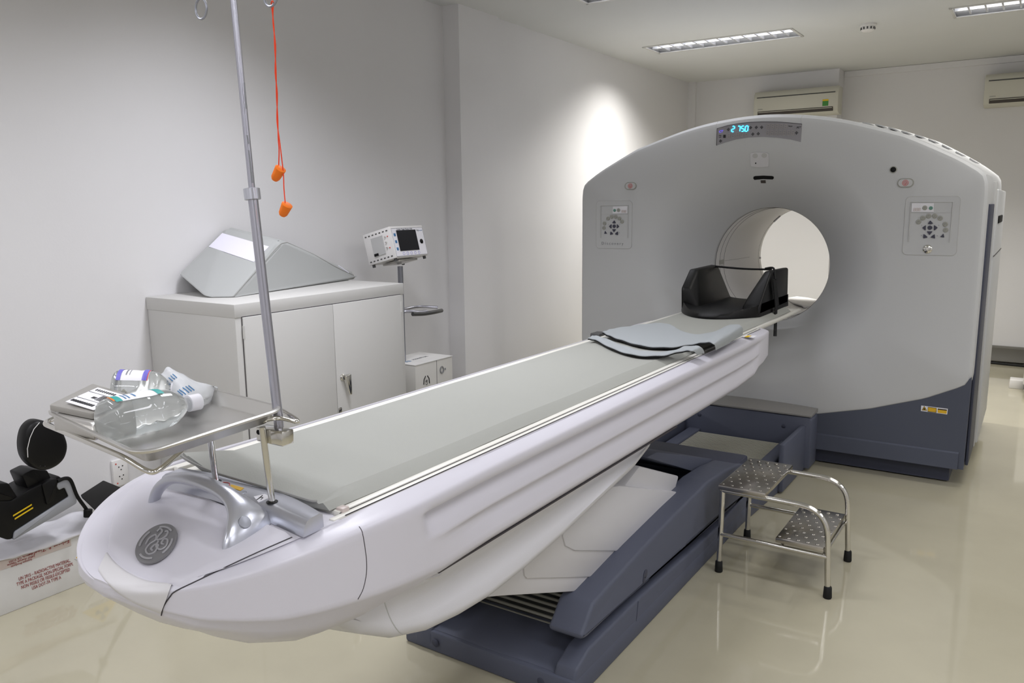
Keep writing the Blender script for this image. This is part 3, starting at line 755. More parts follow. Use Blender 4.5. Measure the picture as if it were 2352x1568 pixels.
MB().box((TX-.355, 4.36, .14), (.03, .5, .26), .01).build('dock_rail', 'slate_blue', table)

# ------------------------------------------------------------------ mattress, straps and head holder on the cradle
mt = MB(); rings = []
Y0, Y1 = 1.07, 4.60; NN = 60
for i in range(NN+1):
    y = Y0+(Y1-Y0)*i/NN; e = min(1, (y-Y0)/.02+.25); zt = .918+.013*e
    R = []
    lift = .018*max(0, 1-(y-Y0)/.12)
    for dx, z, sd in ((-.226, .9035, 1), (-.220, .915, 1), (-.206, zt-.007, 1), (-.198, zt-.004, 1), (-.1, zt-.003, 0), (0, zt-.003, 0), (.1, zt-.003, 0), (.214, zt-.004, 0), (.219, zt-.007, 0), (.230, .918, 0), (.246, .904, 0), (.1, .9033, 0), (-.1, .9033, 0)):
        wob = .0012*math.sin(y*9+dx*20) if abs(dx) > .2 else 0
        ll = lift*max(0, (-dx)/.228)**2*2.2
        yy = y if i else y-.02*math.cos(dx/.23*1.4)
        R.append(Vector((TX+dx, yy, z+ll+wob)))
    rings.append(R)
mt.loft(rings)
ma = thing('table_mattress', (TX, 2.8, .913), 'long thin grey vinyl mattress lying along the white patient table', 'mattress')
mt.build('pad', 'vinyl_pad', ma, sharp=24)
pp = MB(); pp.tube(catmull([(TX-.226, 1.055, .960), (TX-.19, 1.046, .948), (TX-.1, 1.043, .936), (TX, 1.043, .933), (TX+.1, 1.045, .931), (TX+.2, 1.05, .926), (TX+.214, 1.065, .920)], 6), .003, 6); pp.build('piping', 'vinyl_side', ma)
def strap(name, label, front, back, z0, cat='strap', lips=((0, 0), (1, 0))):
    root = thing(name, (TX, front[2][1], z0), label, cat)
    n = 28
    Fp = catmull([Vector((x, y, z)) for x, y, z in front], 8); Bp = catmull([Vector((x, y, z)) for x, y, z in back], 8)
    top = MB(); und = MB(); N = len(Fp)
    def grid(mb, off, grow, th, cut):
        a, b = [], []
        for i in range(N-cut):
            f, k = Fp[i], Bp[i]; r1, r2 = [], []
            for j in range(9):
                t = j/8*(1+2*grow)-grow; p = f.lerp(k, t); p = p+Vector((0, 0, off+.0012*math.sin(i*.9+j*1.3)))
                r1.append(p)
            a.append(r1)
        rings = [r+[p+Vector((0, 0, -th)) for p in reversed(r)] for r in a]
        mb.loft(rings)
    grid(top, .0045, 0, .003, 0); grid(und, 0, .02, .003, 11)
    top.build('cloth', 'strap_grey', root, sharp=60); und.build('backing', 'black', root, sharp=60)
    return root
def P3(px, py, z): p = onZ(px, py, z); return (p.x, p.y, p.z)
strap('restraint_strap', 'wide grey cloth restraint strap with black backing draped over mattress near the scanner',
      [P3(1384, 764, .958), P3(1400, 772, .946), P3(1430, 783, .938), P3(1480, 796, .938), P3(1540, 799, .938), P3(1590, 792, .942), P3(1622, 787, .960), P3(1640, 792, .957), P3(1644, 806, .925)],
      [P3(1404, 757, .945), P3(1450, 750, .940), P3(1500, 744, .938), P3(1535, 746, .938), P3(1580, 767, .938), P3(1630, 766, .942), P3(1680, 747, .968), P3(1704, 752, .962), P3(1706, 770, .922)], .93)
strap('restraint_strap', 'narrow grey cloth restraint strap in front of the wide one on the mattress',
      [P3(1350, 779, .946), P3(1368, 782, .940), P3(1410, 803, .938), P3(1460, 817, .938), P3(1520, 818, .938), P3(1565, 808, .942), P3(1590, 807, .948), P3(1602, 816, .925)],
      [P3(1362, 772, .948), P3(1385, 777, .942), P3(1430, 795, .939), P3(1480, 808, .939), P3(1540, 808, .939), P3(1575, 797, .945), P3(1608, 798, .952), P3(1618, 812, .923)], .93)
# head holder
hh = thing('head_holder', (TX, 4.35, .93), 'black vinyl head holder with two tall side wings on cradle at the bore', 'head holder')
pr_ = []
sh_ = MB(); rings = []
for i in range(21):
    u = -1+2*i/20; x = TX+u*.213; yf = 4.12-.21*(1-u*u); zb = .927
    zt = .955+.04*abs(u)**3
    rings.append([Vector((x, yf, zb)), Vector((x, yf-.004, zb+.012)), Vector((x, yf+.015, zt)), Vector((x, 4.66, zt)), Vector((x, 4.67, zb))])
sh_.loft(rings); sh_.build('base_shell', 'black_vinyl', hh, sharp=60)
for s in (-1, 1):
    xo, xi = TX+s*.213, TX+s*.150
    if s < 0: prof = [(4.11, .935), (4.10, 1.06), (4.22, 1.155), (4.55, 1.158), (4.66, .94)]; 
    else: prof = [(4.10, .935), (4.11, .985), (4.30, 1.153), (4.64, 1.148), (4.66, .94)]
    wg = MB(); wg.hull([(xo, y, z) for y, z in prof]+[(xi+s*(.02 if z > 1.05 else -.035), y+.02, z-(.004 if z > 1.05 else 0)) for y, z in prof], .012)
    wg.build('side_wing', 'black_vinyl', hh, sharp=50)
stp = MB(); stp.tube(catmull([(TX-.17, 4.52, 1.150), (TX, 4.50, 1.143), (TX+.17, 4.45, 1.148)], 6), .006, 6)
stp.prism([onX(1783, 640, TX+.232), onX(1790, 700, TX+.232), onX(1786, 702, TX+.232), onX(1784, 772, TX+.232), onX(1778, 772, TX+.232), onX(1781, 702, TX+.232), onX(1776, 642, TX+.232)], (-.004, 0, 0))
stp.tube(catmull([(TX+.15, 4.4, 1.156), (TX+.2, 4.38, 1.160), onX(1780, 642, TX+.230)], 5), .006, 6)
stp.build('strap', 'black', hh)

# ------------------------------------------------------------------ tray stand on the accessory bar
ts = thing('tray_stand', (-1.32, .99, .925), 'chrome rod frame and two posts standing on the silver table bar', 'tray stand')
ft1, ft2 = onZ(625, 1153, .927), onZ(496, 1106, .927); tp1, tp2 = onZ(605, 1026, 1.045), onZ(484, 1018, 1.075)
MB().cyl(ft1, tp1+Vector((0, 0, .04)), .0065).build('post', 'steel', ts); MB().cyl(ft2, tp2+Vector((0, 0, .015)), .0065).build('post', 'steel', ts)
rg = MB()
for f in (ft1, ft2): rg.lathe([(.0115, 0), (.0115, .0018), (.007, .002)], f, (0, 0, 1), 20)
rg.build('post_collar', 'black_rubber', ts)
rod = [P3(98, 972, 1.096), P3(200, 1014, 1.093), P3(288, 1051, 1.089), P3(330, 1078, 1.072), P3(352, 1086, 1.070), P3(372, 1074, 1.073), P3(452, 1006, 1.096), P3(540, 981, 1.098), P3(640, 957, 1.100), P3(686, 970, 1.094), P3(680, 962, 1.096), P3(640, 938, 1.100), P3(540, 914, 1.096), P3(400, 890, 1.094), P3(300, 885, 1.094)]
rod = fillet(rod, .022, 5, True); MB().tube(rod, .0048, 12, closed=True).build('rod_frame', 'steel', ts)
ca, cb_ = onY(588, 978, 1.0), onY(657, 1026, 1.0)
cl = MB(); cl.box(((ca.x+cb_.x)/2, 1.01, (ca.z+cb_.z)/2), (abs(cb_.x-ca.x)-.008, .03, abs(ca.z-cb_.z)), .003); clo = cl.build('clamp_block', 'steel', ts)
MB().lathe([(.005, 0), (.004, .001)], (ca.x+.012, .9945, (ca.z+cb_.z)/2+.005), (0, -1, 0), 16).build('set_screw', 'black', clo)
# tray
cA, cB, cC = onZ(103, 942, 1.122), onZ(322, 1046, 1.118), onZ(656, 938, 1.116); cD = cA+(cC-cB)*.97; cD.z = 1.112
def trp(u, v, z): p = cA.lerp(cB, u).lerp(cD.lerp(cC, u), v); p.z += z; return p
def rr_uv(inset, r, n=6):
    # rounded rectangle in metres mapped on the tray plane
    Lu, Lv = (cB-cA).length, (cD-cA).length; out = []
    for (cu, cv, a0) in ((1, 1, 0), (0, 1, 90), (0, 0, 180), (1, 0, 270)):
        for k in range(n+1):
            a = math.radians(a0+90*k/n)
            u = (Lu-inset-r if cu else inset+r)+r*math.cos(a); v = (Lv-inset-r if cv else inset+r)+r*math.sin(a)
            out.append((u/Lu, v/Lv))
    return out
tr = MB()
def trr(inset, r, z): return [trp(u, v, z) for u, v in rr_uv(inset, r)]
tr.loft([trr(.024, .02, -.0245), trr(.004, .036, -.002), trr(-.004, .044, -.002), trr(-.005, .045, .002), trr(0, .04, .004), trr(.006, .034, .001), trr(.020, .024, -.020), trr(.026, .02, -.022)])
trb = tr.bvh(); to = tr.build('instrument_tray', 'tray_steel', sharp=50)
tag(to, 'shallow stainless steel tray on the chrome rod frame above table end', 'tray')
TZ = 1.0965
# IV pole
pole = thing('infusion_pole', onY(640, 990, 1.03), 'silver telescoping infusion pole rising from clamp beside the tray', 'infusion pole')
pts = [onY(x, y, 1.03) for x, y in ((643, 1000), (637, 940), (580, 447))]
MB().tube(pts, .0095, 16).build('lower_tube', 'alu', pole)
up = [onY(x, y, 1.03) for x, y in ((580, 447), (536, 0), (527, -90))]; MB().tube(up, .0062, 16).build('upper_tube', 'alu', pole)
c0, c1 = onY(577.5, 432, 1.03), onY(581, 459, 1.03); MB().tube([c0, c0.lerp(c1, .04), c0.lerp(c1, .96), c1], [.013, .0155, .0155, .013], 24).build('collar', 'silver_paint', pole)
ax = (up[0]-up[1]).normalized()
sc = MB(); 
for a, b in (((561, 190), (565, 250)), ((567, 310), (571, 330)), ((571, 345), (580, 420))):
    p, q = onY(*a, 1.0236), onY(*b, 1.0236); sc.prism([p-EX*.0012, p+EX*.0022, q+EX*.0022, q-EX*.0012], (0, -.0008, 0))
sc.build('scale_marking', 'grey_ink', pole)
hk = MB()
def ring3(cpx, rpx, X0=1.03):
    c = onY(*cpx, X0); r = rpx/1050; return [c+(EX*math.cos(a*PI/14)+EZ*math.sin(a*PI/14)*1.12)*r for a in range(28)], c
r1, cc1 = ring3((462, 20), 17.5); r2, cc2 = ring3((621, -12), 18.5)
hk.tube(r1, .0022, 8, closed=True); hk.tube(r2, .0024, 8, closed=True)
tp = up[-1]
hk.tube(catmull([tp, tp.lerp(cc1, .5)+EZ*.03, cc1+EZ*.05, cc1+EZ*.02], 6), .0022, 8); hk.tube(catmull([tp, tp.lerp(cc2, .5)+EZ*.03, cc2+EZ*.05, cc2+EZ*.02], 6), .0024, 8)
hk.build('hook_loops', 'silver_grey', pole)
# ear plugs on a cord
ep = thing('earplug_set', onY(636, 400, 1.03), 'pair of orange foam earplugs on a red cord hanging from the pole', 'earplugs')
cd_ = MB()
A_ = [(623, 6), (629, 60), (631, 110), (634, 160), (635, 220), (638, 270), (639, 318), (641, 345), (640, 384)]
B_ = [(628, 6), (627, 50), (633, 105), (632, 165), (637, 215), (636, 275), (641, 315), (646, 355), (651, 400), (652, 430), (655, 465)]
for L_ in (A_, B_): cd_.tube(catmull([onY(x, y, 1.03+.002*math.sin(i*1.7)) for i, (x, y) in enumerate(L_)], 5), .0011, 6)
cd_.tube(catmull([onY(x, y, 1.028) for x, y in ((623, 6), (625.5, 2), (628, 6))], 4), .0011, 6)
cd_.build('cord', 'orange_cord', ep)
for a, b in (((645, 386), (630, 413)), ((660, 469), (648, 495))):
    p, q = onY(*a, 1.03), onY(*b, 1.03); d = q-p; L_ = d.length
    MB().lathe([(.0088, 0), (.0105, .001), (.0095, L_*.4), (.0085, L_*.8), (.006, L_*.97), (.002, L_*1.03)], p, d, 20).build('earplug', 'orange_foam', ep)
# clear bottles
def bottle(b0, b1, rx, rz, name, label, stripes):
    root = thing(name, (b0+b1)/2-Vector((0, 0, rz)), label, 'bottle')
    d = (b1-b0); L_ = d.length; d.normalize(); side = d.cross(EZ).normalized(); upv = side.cross(d)
    tab = [(0, .75), (.02, .93), (.06, 1.), (.42, .98), (.46, .95), (.55, 1.), (.74, .9), (.86, .6), (.93, .34), (1.0, .30)]
    rings = []
    for t, k in [(i/40, interp(tab, i/40)) for i in range(41)]:
        rings.append([b0+d*L_*t+side*rx*k*math.cos(a*PI/16)+upv*(rz*k*math.sin(a*PI/16)) for a in range(32)])
    bb = MB().loft(rings); bo = bb.build('bottle_body', 'water_bottle', root, sharp=60)
    MB().tube([b1-d*.004, b1+d*.02], .016, 20).build('cap', 'bag_white', root)
    for (t0, t1, a0, a1, mm, o_) in stripes:
        s = MB(); rows = []
        for i in range(7):
            t = lerp(t0, t1, i/6); k = interp(tab, t)
            row = []
            for j in range(11):
                a = math.radians(lerp(a0, a1, j/10)); n_ = side*math.cos(a)+upv*math.sin(a)
                row.append(b0+d*L_*t+side*rx*k*math.cos(a)+upv*rz*k*math.sin(a)+n_*o_)
            rows.append(row)
        s.loft(rows, closed=False); s.build('bottle_label', mm, root)
    return root
bt1 = bottle(onZ(238, 968, TZ+.040), onZ(436, 926, TZ+.036), .040, .039, 'fluid_bottle', 'clear plastic bottle of fluid with teal and white label lying nearest on tray',
       [(.12, .55, 60, 105, 'paper', .0012), (.08, .15, 60, 105, 'teal', .0020), (.54, .62, 60, 105, 'teal', .0020), (.19, .205, 66, 98, 'blue_ink', .0018), (.23, .245, 66, 98, 'blue_ink', .0018), (.30, .32, 70, 90, 'blue_ink', .0018), (.06, .08, 66, 100, 'orange_foam', .0016)])
bt2 = bottle(onZ(262, 895, TZ+.047), onZ(400, 896, TZ+.040), .038, .040, 'fluid_bottle', 'clear plastic bottle with purple striped label lying behind the pouch on tray',
       [(.10, .62, 40, 120, 'paper', .0012), (.10, .17, 40, 120, 'violet', .0020), (.52, .60, 40, 120, 'violet', .0020), (.60, .615, 40, 120, 'red_mark', .0018), (.24, .26, 60, 100, 'grey_ink', .0018), (.30, .31, 60, 100, 'grey_ink', .0018)])
# pouch with a printed card
pch = thing('sterile_pouch', onZ(215, 930, TZ), 'flat grey plastic pouch with a printed white card lying at tray corner', 'pouch')
PZ = 1.150
pq = [onZ(112, 929, PZ-.012), onZ(213, 880, PZ+.004), onZ(326, 913, PZ), onZ(212, 949, PZ-.008)]
MB().prism(fillet(pq, .006, 3, True), (0, 0, -.012), .002).build('pouch_top', 'pouch_dark', pch)
pq2 = [p+Vector((0, 0, -.018)) for p in [onZ(118, 936, PZ-.012), onZ(213, 884, PZ+.004), onZ(300, 915, PZ), onZ(212, 955, PZ-.008)]]
MB().hull([p+Vector((0, 0, -.03)) for p in pq2]+[p+Vector((0, 0, .004)) for p in pq2], .006).build('pouch_content', 'tray_steel', pch)
cqs = [onZ(151, 924, PZ-.0055), onZ(225, 891.5, PZ+.0045), onZ(293, 911, PZ+.0015), onZ(215, 943.5, PZ-.006)]
cn = (cqs[1]-cqs[0]).cross(cqs[3]-cqs[0]).normalized(); cn = cn if cn.z > 0 else -cn
cardo = MB().prism([p+cn*.001 for p in cqs], cn*.001).build('printed_card', 'paper', pch)
pr2 = MB()
def cpt(u, v): return cqs[0].lerp(cqs[1], v).lerp(cqs[3].lerp(cqs[2], v), u)+cn*.0026
def bar2(u0, v0, u1, v1, w_=.02):
    pr2.prism([cpt(u0, v0), cpt(u1, v1), cpt(u1+.0, v1+w_), cpt(u0, v0+w_)], cn*.0003)
for k in range(9): bar2(.10+.075*k, .82, .14+.075*k, .82, .09)
for k in range(10): bar2(.05+.08*k, .10, .11+.08*k, .10, .10)
for k in range(7): bar2(.55+.05*k, .40, .58+.05*k, .40, .28)
for k in range(3): bar2(.38+.05*k, .44, .42+.05*k, .44, .1)
bar2(.02, .32, .98, .32, .012); bar2(.02, .70, .98, .70, .012)
pr2.build('print', 'black_ink', cardo)
# package in translucent film
pk = thing('wrapped_package', onZ(440, 905, TZ), 'crumpled translucent film package with blue print at back of the tray', 'package')
pc = [onZ(340, 872, 1.128), onZ(388, 846, 1.160), onZ(502, 893, 1.122), onZ(470, 935, 1.100), onZ(428, 944, 1.100), onZ(420, 915, 1.135)]
g = MB(); rows = []
e0 = [(345, 868, 1.13), (372, 856, 1.15), (389, 843, 1.165), (440, 868, 1.148), (500, 893, 1.120)]
e1 = [(388, 905, 1.12), (405, 912, 1.135), (428, 918, 1.138), (452, 926, 1.125), (494, 904, 1.105)]
e2 = [(405, 925, 1.10), (420, 938, 1.10), (437, 946, 1.096), (462, 941, 1.096), (492, 914, 1.096)]
E0, E1, E2 = [catmull([Vector(P3(*q)) for q in e], 6) for e in (e0, e1, e2)]
for t in range(9): rows.append([a.lerp(b, t/8)+EZ*(.010*math.sin(PI*t/8)+.005*noise.noise(a.lerp(b, t/8)*40)) for a, b in zip(E0, E1)])
for t in range(1, 6): rows.append([a.lerp(b, t/5)+EZ*(.006*noise.noise(a.lerp(b, t/5)*60)) for a, b in zip(E1, E2)])
g.loft(rows, closed=False); gpk = g.bvh()
fo = g.build('film', 'poly_bag', pk, sharp=70)
md = fo.modifiers.new('solid', 'SOLIDIFY'); md.thickness = .0015
inn = MB(); inn.hull([onZ(360, 880, 1.10), onZ(400, 862, 1.10), onZ(490, 900, 1.10), onZ(440, 930, 1.10), onZ(365, 872, 1.128), onZ(400, 862, 1.138), onZ(480, 893, 1.116), onZ(425, 915, 1.118)], .006); inn.build('folded_tube', 'bag_white', pk)
bl = MB()
for a, b in (((390, 868), (398, 875)), ((394, 864), (402, 872)), ((398, 861), (406, 869)), ((380, 878), (388, 886)), ((384, 876), (392, 884)), ((420, 892), (433, 903)), ((426, 889), (439, 900)), ((432, 887), (445, 898)), ((414, 896), (427, 907)), ((410, 899), (420, 908))):
    line_px(gpk, [a, ((a[0]+b[0])/2, (a[1]+b[1])/2), b], .0011, 3, bl, .002)
bl.build('blue_print', 'blue_ink', fo)

# ------------------------------------------------------------------ left: shipping box, plastic sheet, head support, pads, socket
BX = -3.16
bxo = thing('shipping_box', (BX-.11, 1.2, 0), 'white cardboard shipping box with red print standing by left wall', 'box')
MB().box((BX-.11, 1.20, .107), (.22, 1.06, .214), .003).build('carton', 'cardboard_white', bxo)
EYv = Vector((0, 1, 0))
tpz = MB(); tpz.box((BX+.0008, 1.30, .195), (.0012, .52, .036)); tpz.box((BX-.11, 1.30, .2146), (.22, .52, .0012)); tpz.box((BX+.0008, 1.295, .10), (.001, .035, .2)) if 0 else None
tpz.build('packing_tape', 'tape', bxo)
text(bxo, 'Eckert & Ziegler', .024, (BX+.002, 1.475, .201), -EYv, -EZ, 'red_ink', shear=0)
text(bxo, 'Isotope Products\n24937 Avenue Tibbitts\nValencia, CA 91355', .011, (BX+.002, 1.37, .188), -EYv, -EZ, 'red_ink')
text(bxo, 'UN 2915 – RADIOACTIVE MATERIAL,\nTYPE A PACKAGE, NON-SPECIAL FORM,\nNON FISSILE OR FISSILE-EXCEPTED\nUSA DOT-7A TYPE A', .0195, (BX+.001, 1.452, .090), EYv, EZ, 'red_ink', xs=.62)
# radiation placard
pc0 = onX(222, 1255, BX); pcz = .118; pcy = 1.655; hw_ = .088
pl = MB().prism([(BX+.001, pcy-hw_, pcz), (BX+.001, pcy, pcz-hw_), (BX+.001, pcy+hw_, pcz), (BX+.001, pcy, pcz+hw_)], (.0008, 0, 0)).build('hazard_placard', 'paper', bxo)
MB().prism([(BX+.002, pcy-hw_*.95, pcz), (BX+.002, pcy+hw_*.95, pcz), (BX+.002, pcy, pcz+hw_*.95)], (.0006, 0, 0)).build('yellow_half', 'yellow', pl)
tf = MB(); c = Vector((BX+.003, pcy, pcz+.04))
for k in range(3):
    a0 = PI/2+k*2*PI/3+PI/3*0
    tf.prism([c+EYv*r*math.cos(a)+EZ*r*math.sin(a) for r, a in ((.007, a0-.5), (.028, a0-.5), (.030, a0), (.028, a0+.5), (.007, a0+.5))], (.0005, 0, 0))
tf.lathe([(.005, 0), (.004, .0006)], c, (1, 0, 0), 16); tf.build('trefoil', 'black_ink', pl)
text(pl, 'RADIOACTIVE', .022, (BX+.0025, pcy, pcz-.012), EYv, EZ, 'black_ink', xs=.75)
# crumpled sheet over the box
pls = MB(); rows = []
for i in range(40):
    y = lerp(1.22, 1.72, i/39); row = []
    for j in range(26):
        t = j/25
        if t < .72: x = lerp(-3.37, BX+.004, t/.72); z = .2175+.004+.014*abs(noise.noise(Vector((x*18, y*14, 1))))+.010*max(0, noise.noise(Vector((x*7, y*9, 4))))
        else:
            u = (t-.72)/.28; x = BX+.006+.006*math.sin(u*3)+.004*noise.noise(Vector((y*30, u*2, 0))); z = .222-u*(.004+.012*max(0, math.sin((y-1.3)*9)+.2)+.004*noise.noise(Vector((y*22, 3, 1))))
        row.append(Vector((x, y, z)))
    rows.append(row)
pls.loft(rows, closed=False); pso = pls.build('plastic_sheet', 'bag_white', sharp=80)
m_ = pso.modifiers.new('solid', 'SOLIDIFY'); m_.thickness = .0008; m_.offset = 1
tag(pso, 'crumpled white plastic sheet spread over the shipping box', 'plastic sheet')
# head support lying on the sheet
hs = thing('head_support', (-3.15, 1.42, .235), 'black padded head support with yellow marks lying on the plastic sheet', 'head holder')
def slab(px, X, depth, m, nm, bev=.006, par=hs): return MB().prism(fillet([onX(a, b, X) for a, b in px], .008, 3, True), (-depth, 0, 0), bev).build(nm, m, par)
slab([(18, 1240), (-55, 1215), (-60, 1150), (25, 1150), (70, 1122), (135, 1092), (152, 1106), (160, 1138), (32, 1221), (30, 1238)], -3.085, .15, 'black_vinyl', 'support_body')
slab([(50, 1090), (76, 1077), (110, 1080), (128, 1120), (72, 1140)], -3.10, .10, 'black_vinyl', 'side_wing')
slab([(-40, 1120), (-5, 1110), (20, 1109), (44, 1146), (-5, 1172)], -3.09, .10, 'black_vinyl', 'side_wing')
slab([(96, 1112), (118, 1100), (136, 1098), (126, 1150), (108, 1160)], -3.078, .05, 'black_vinyl', 'side_wing')
slab([(31, 1241), (34, 1222), (159, 1141), (149, 1119), (136, 1126), (128, 1112), (150, 1100), (164, 1103), (177, 1140), (177, 1156), (120, 1190)], -3.080, .10, 'strip_foam', 'foam_edge', .004)
st = MB()
for a, b in (((30, 1186), (73, 1160)), ((34, 1193), (76, 1167))):
    p, q = onX(*a, -3.0835), onX(*b, -3.0835); st.prism([p, q, q+EZ*.0055, p+EZ*.0055], (.001, 0, 0))
st.build('yellow_mark', 'yellow', hs)
ar = MB(); ar.tube(catmull([onX(x, y, -3.08) for x, y in ((132, 1104), (150, 1098), (163, 1104), (178, 1140), (200, 1172), (198, 1182))], 6), .007, 8); ar.tube([onX(202, 1170, -3.07), onX(202, 1186, -3.07)], .016, 12)
ar.build('support_arm', 'black', hs)
pad = thing('arm_board', (-3.2, 1.72, .25), 'flat square black pad leaning at the wall beside head support', 'pad')
pq = [onX(184, 1136, -3.12), onX(237, 1102, -3.33), onX(300, 1128, -3.33), onX(222, 1172, -3.10)]
MB().prism(fillet(pq, .01, 3, True), (.004, .0, -.010), .003).build('board', 'black_rubber', pad)
rp = thing('round_pad', (-3.05, 1.44, .56), 'rounded black cushion with pale piping standing on head support behind tray', 'cushion')
rpts = [(88, 966), (120, 972), (145, 990), (158, 1020), (154, 1048), (138, 1068), (112, 1080), (88, 1078), (68, 1062), (58, 1040), (57, 1010), (66, 982)]
def disc(pts, X, dep): 
    P = catmull([onX(a, b, X) for a, b in pts], 5, True); c = sum(P, Vector())/len(P)
    mb = MB(); rings = []
    for k, (s, dx) in enumerate(((.80, 0), (.93, -.004), (1, -.014), (1, -dep+.014), (.93, -dep+.004), (.8, -dep))): rings.append([c+(p-c)*s+Vector((dx, 0, 0)) for p in P])
    return mb.loft(rings), P
mb, P = disc(rpts, -2.99, .07); mb.build('cushion_body', 'black_vinyl', rp, sharp=60)
MB().tube([onX(a, b, -2.985) for a, b in ((91, 970), (78, 985), (69, 1005), (63, 1030), (64, 1050))], .0012, 6).build('piping', 'socket_white', rp)
MB().box(onX(92, 1070, -2.986), (.004, .003, .003)).build('snap_stud', 'steel', rp); MB().box(onX(103, 1070, -2.986), (.004, .003, .003)).build('snap_stud', 'steel', rp)
# wall socket
sk_ = thing('wall_socket', (-3.4, 1.9, .3), 'white double power socket on the left wall near the floor', 'wall socket')
q0, q1 = onX(252, 1056, -3.39), onX(299, 1112, -3.39)
c = (q0+q1)/2; c = Vector((-3.392, c.y, c.z)); hw2, hh2 = .036, .062
MB().box(c, (.018, hw2*2, hh2*2), .005).build('face_plate', 'socket_white', sk_)
for dz in (.022, -.022):
    for a, b in ((-.008, .006), (.010, .008), (.002, -.008)): MB().box(c+Vector((.0095, a, dz+b)), (.002, .005, .004)).build('pin_slot', 'black', sk_)
sl = MB()
for dy, dz in ((-.02, .045), (-.02, -.045)): sl.box(c+Vector((.0095, dy, dz)), (.001, .006, .006))
sl.build('corner_mark', 'red_mark', sk_)

# ------------------------------------------------------------------ steel cabinet and what stands on and by it
cabt = thing('steel_cabinet', (-3.085, 2.655, 0), 'low off-white steel cabinet with two doors against the left wall', 'cabinet')
ZC = 1.113; x0, x1, y0, y1 = -3.395, -2.778, 2.125, 3.185
MB().box(((x0+x1)/2, (y0+y1)/2, ZC/2+.03), (x1-x0, y1-y0, ZC-.06-.002), .003).build('carcass', 'cabinet_paint', cabt)
MB().box(((x0+x1)/2, (y0+y1)/2, ZC-.029), (x1-x0+.006, y1-y0+.006, .058), .003).build('top_panel', 'cabinet_paint', cabt)
MB().box(((x0+x1)/2-.02, (y0+y1)/2, .03), (x1-x0-.05, y1-y0-.02, .06)).build('plinth', 'cabinet_paint', cabt)
ym = 2.672; dl, dr = y0+.033, y1-.028
for a, b in ((dl, ym-.0015), (ym+.0015, dr)):
    d_ = MB().box((x1+.004, (a+b)/2, .56), (.012, b-a, .99), .002).build('door', 'cabinet_paint', cabt)
    if b == dr:
        hb_ = onX(787, 866, x1+.012)
        MB().lathe([(.016, -.002), (.016, .004), (.011, .008), (.011, .016)], (x1+.01, hb_.y, hb_.z), (1, 0, 0), 28).build('lock_plate', 'steel', d_)
        hl = MB(); p = Vector((x1+.028, hb_.y+.004, hb_.z+.002)); hl.hull([p+Vector((dx, dy, dz)) for dx, dy, dz in ((0, -.004, .010), (0, .030, .012), (.01, -.004, .008), (.01, .03, .01), (0, .018, -.092), (0, .032, -.094), (.009, .018, -.09), (.009, .032, -.092), (-.012, -.006, .008), (-.012, -.006, -.008))], .003)
        hl.build('door_handle', 'steel', d_)
        MB().box((x1+.012, a+.012, .538), (.006, .02, .03), .004).build('latch_stud', 'steel', d_)
    hg = MB(); yy = a if a == dl else b
    hg.cyl((x1+.008, yy, .965), (x1+.008, yy, 1.02), .0045, n=10); hg.build('hinge', 'cabinet_paint', d_)
g = MB(); xx = x1+.002
for a, b, c_, e_ in ((dl-.003, .065, dl, 1.057), (dr, .065, dr+.003, 1.057), (dl-.003, 1.055, dr+.003, 1.0585), (ym-.0016, .065, ym+.0016, 1.055)):
    g.prism([(xx, a, b), (xx, c_, b), (xx, c_, e_), (xx, a, e_)], (.0015, 0, 0))
g.build('door_gap', 'dark_line', cabt)
# wedge pillow
zc = ZC+.001
F1, F2 = onZ(535, 683, zc), onZ(818, 641, zc); F1 = Vector((F1.x, F1.y, zc)); F2 = Vector((F2.x, F2.y, zc))
F3 = onX(652, 552, -3.07); B1 = onX(407, 630, -3.385); B3 = onX(520, 519, -3.385)
F2b = F2+Vector((.0, 0, .03)); M1 = onZ(470, 684, zc); M1 = Vector((max(M1.x, -3.2), M1.y, zc)); B2 = F2+Vector((-.12, -.02, .07)); M2 = F2+Vector((-.08, 0, 0)); F3b = onX(640, 556, -3.07)
wg = MB(); wg.hull([F1, F2, F3, B1, B3, M1, M2, B2, F2b, F3b], .016, 4); wgb = wg.bvh()
wt = thing('wedge_cushion', (F1+F2)/2+Vector((-.1, 0, 0)), 'grey vinyl wedge cushion with a pale patch on top of cabinet', 'cushion')
wg.build('wedge', 'foam_grey', wt, sharp=55)
pa = MB(); decal_px(wgb, [(511, 536), (618, 567), (583, 602), (480, 567)], .001, .002, pa); pa.build('fabric_patch', 'patch_lilac', wt)
pg = MB(); line_px(wgb, [(537, 680), (570, 642), (608, 600), (638, 566), (652, 558), (672, 560), (720, 584), (770, 612), (812, 632)], .0024, 6, pg, .0); pg.build('piping', 'vinyl_side', wt)
pw = MB(); line_px(wgb, [(690, 566), (730, 585), (770, 606), (800, 626)], .003, 5, pw, .001); pw.build('fabric_patch', 'patch_lilac', wt)
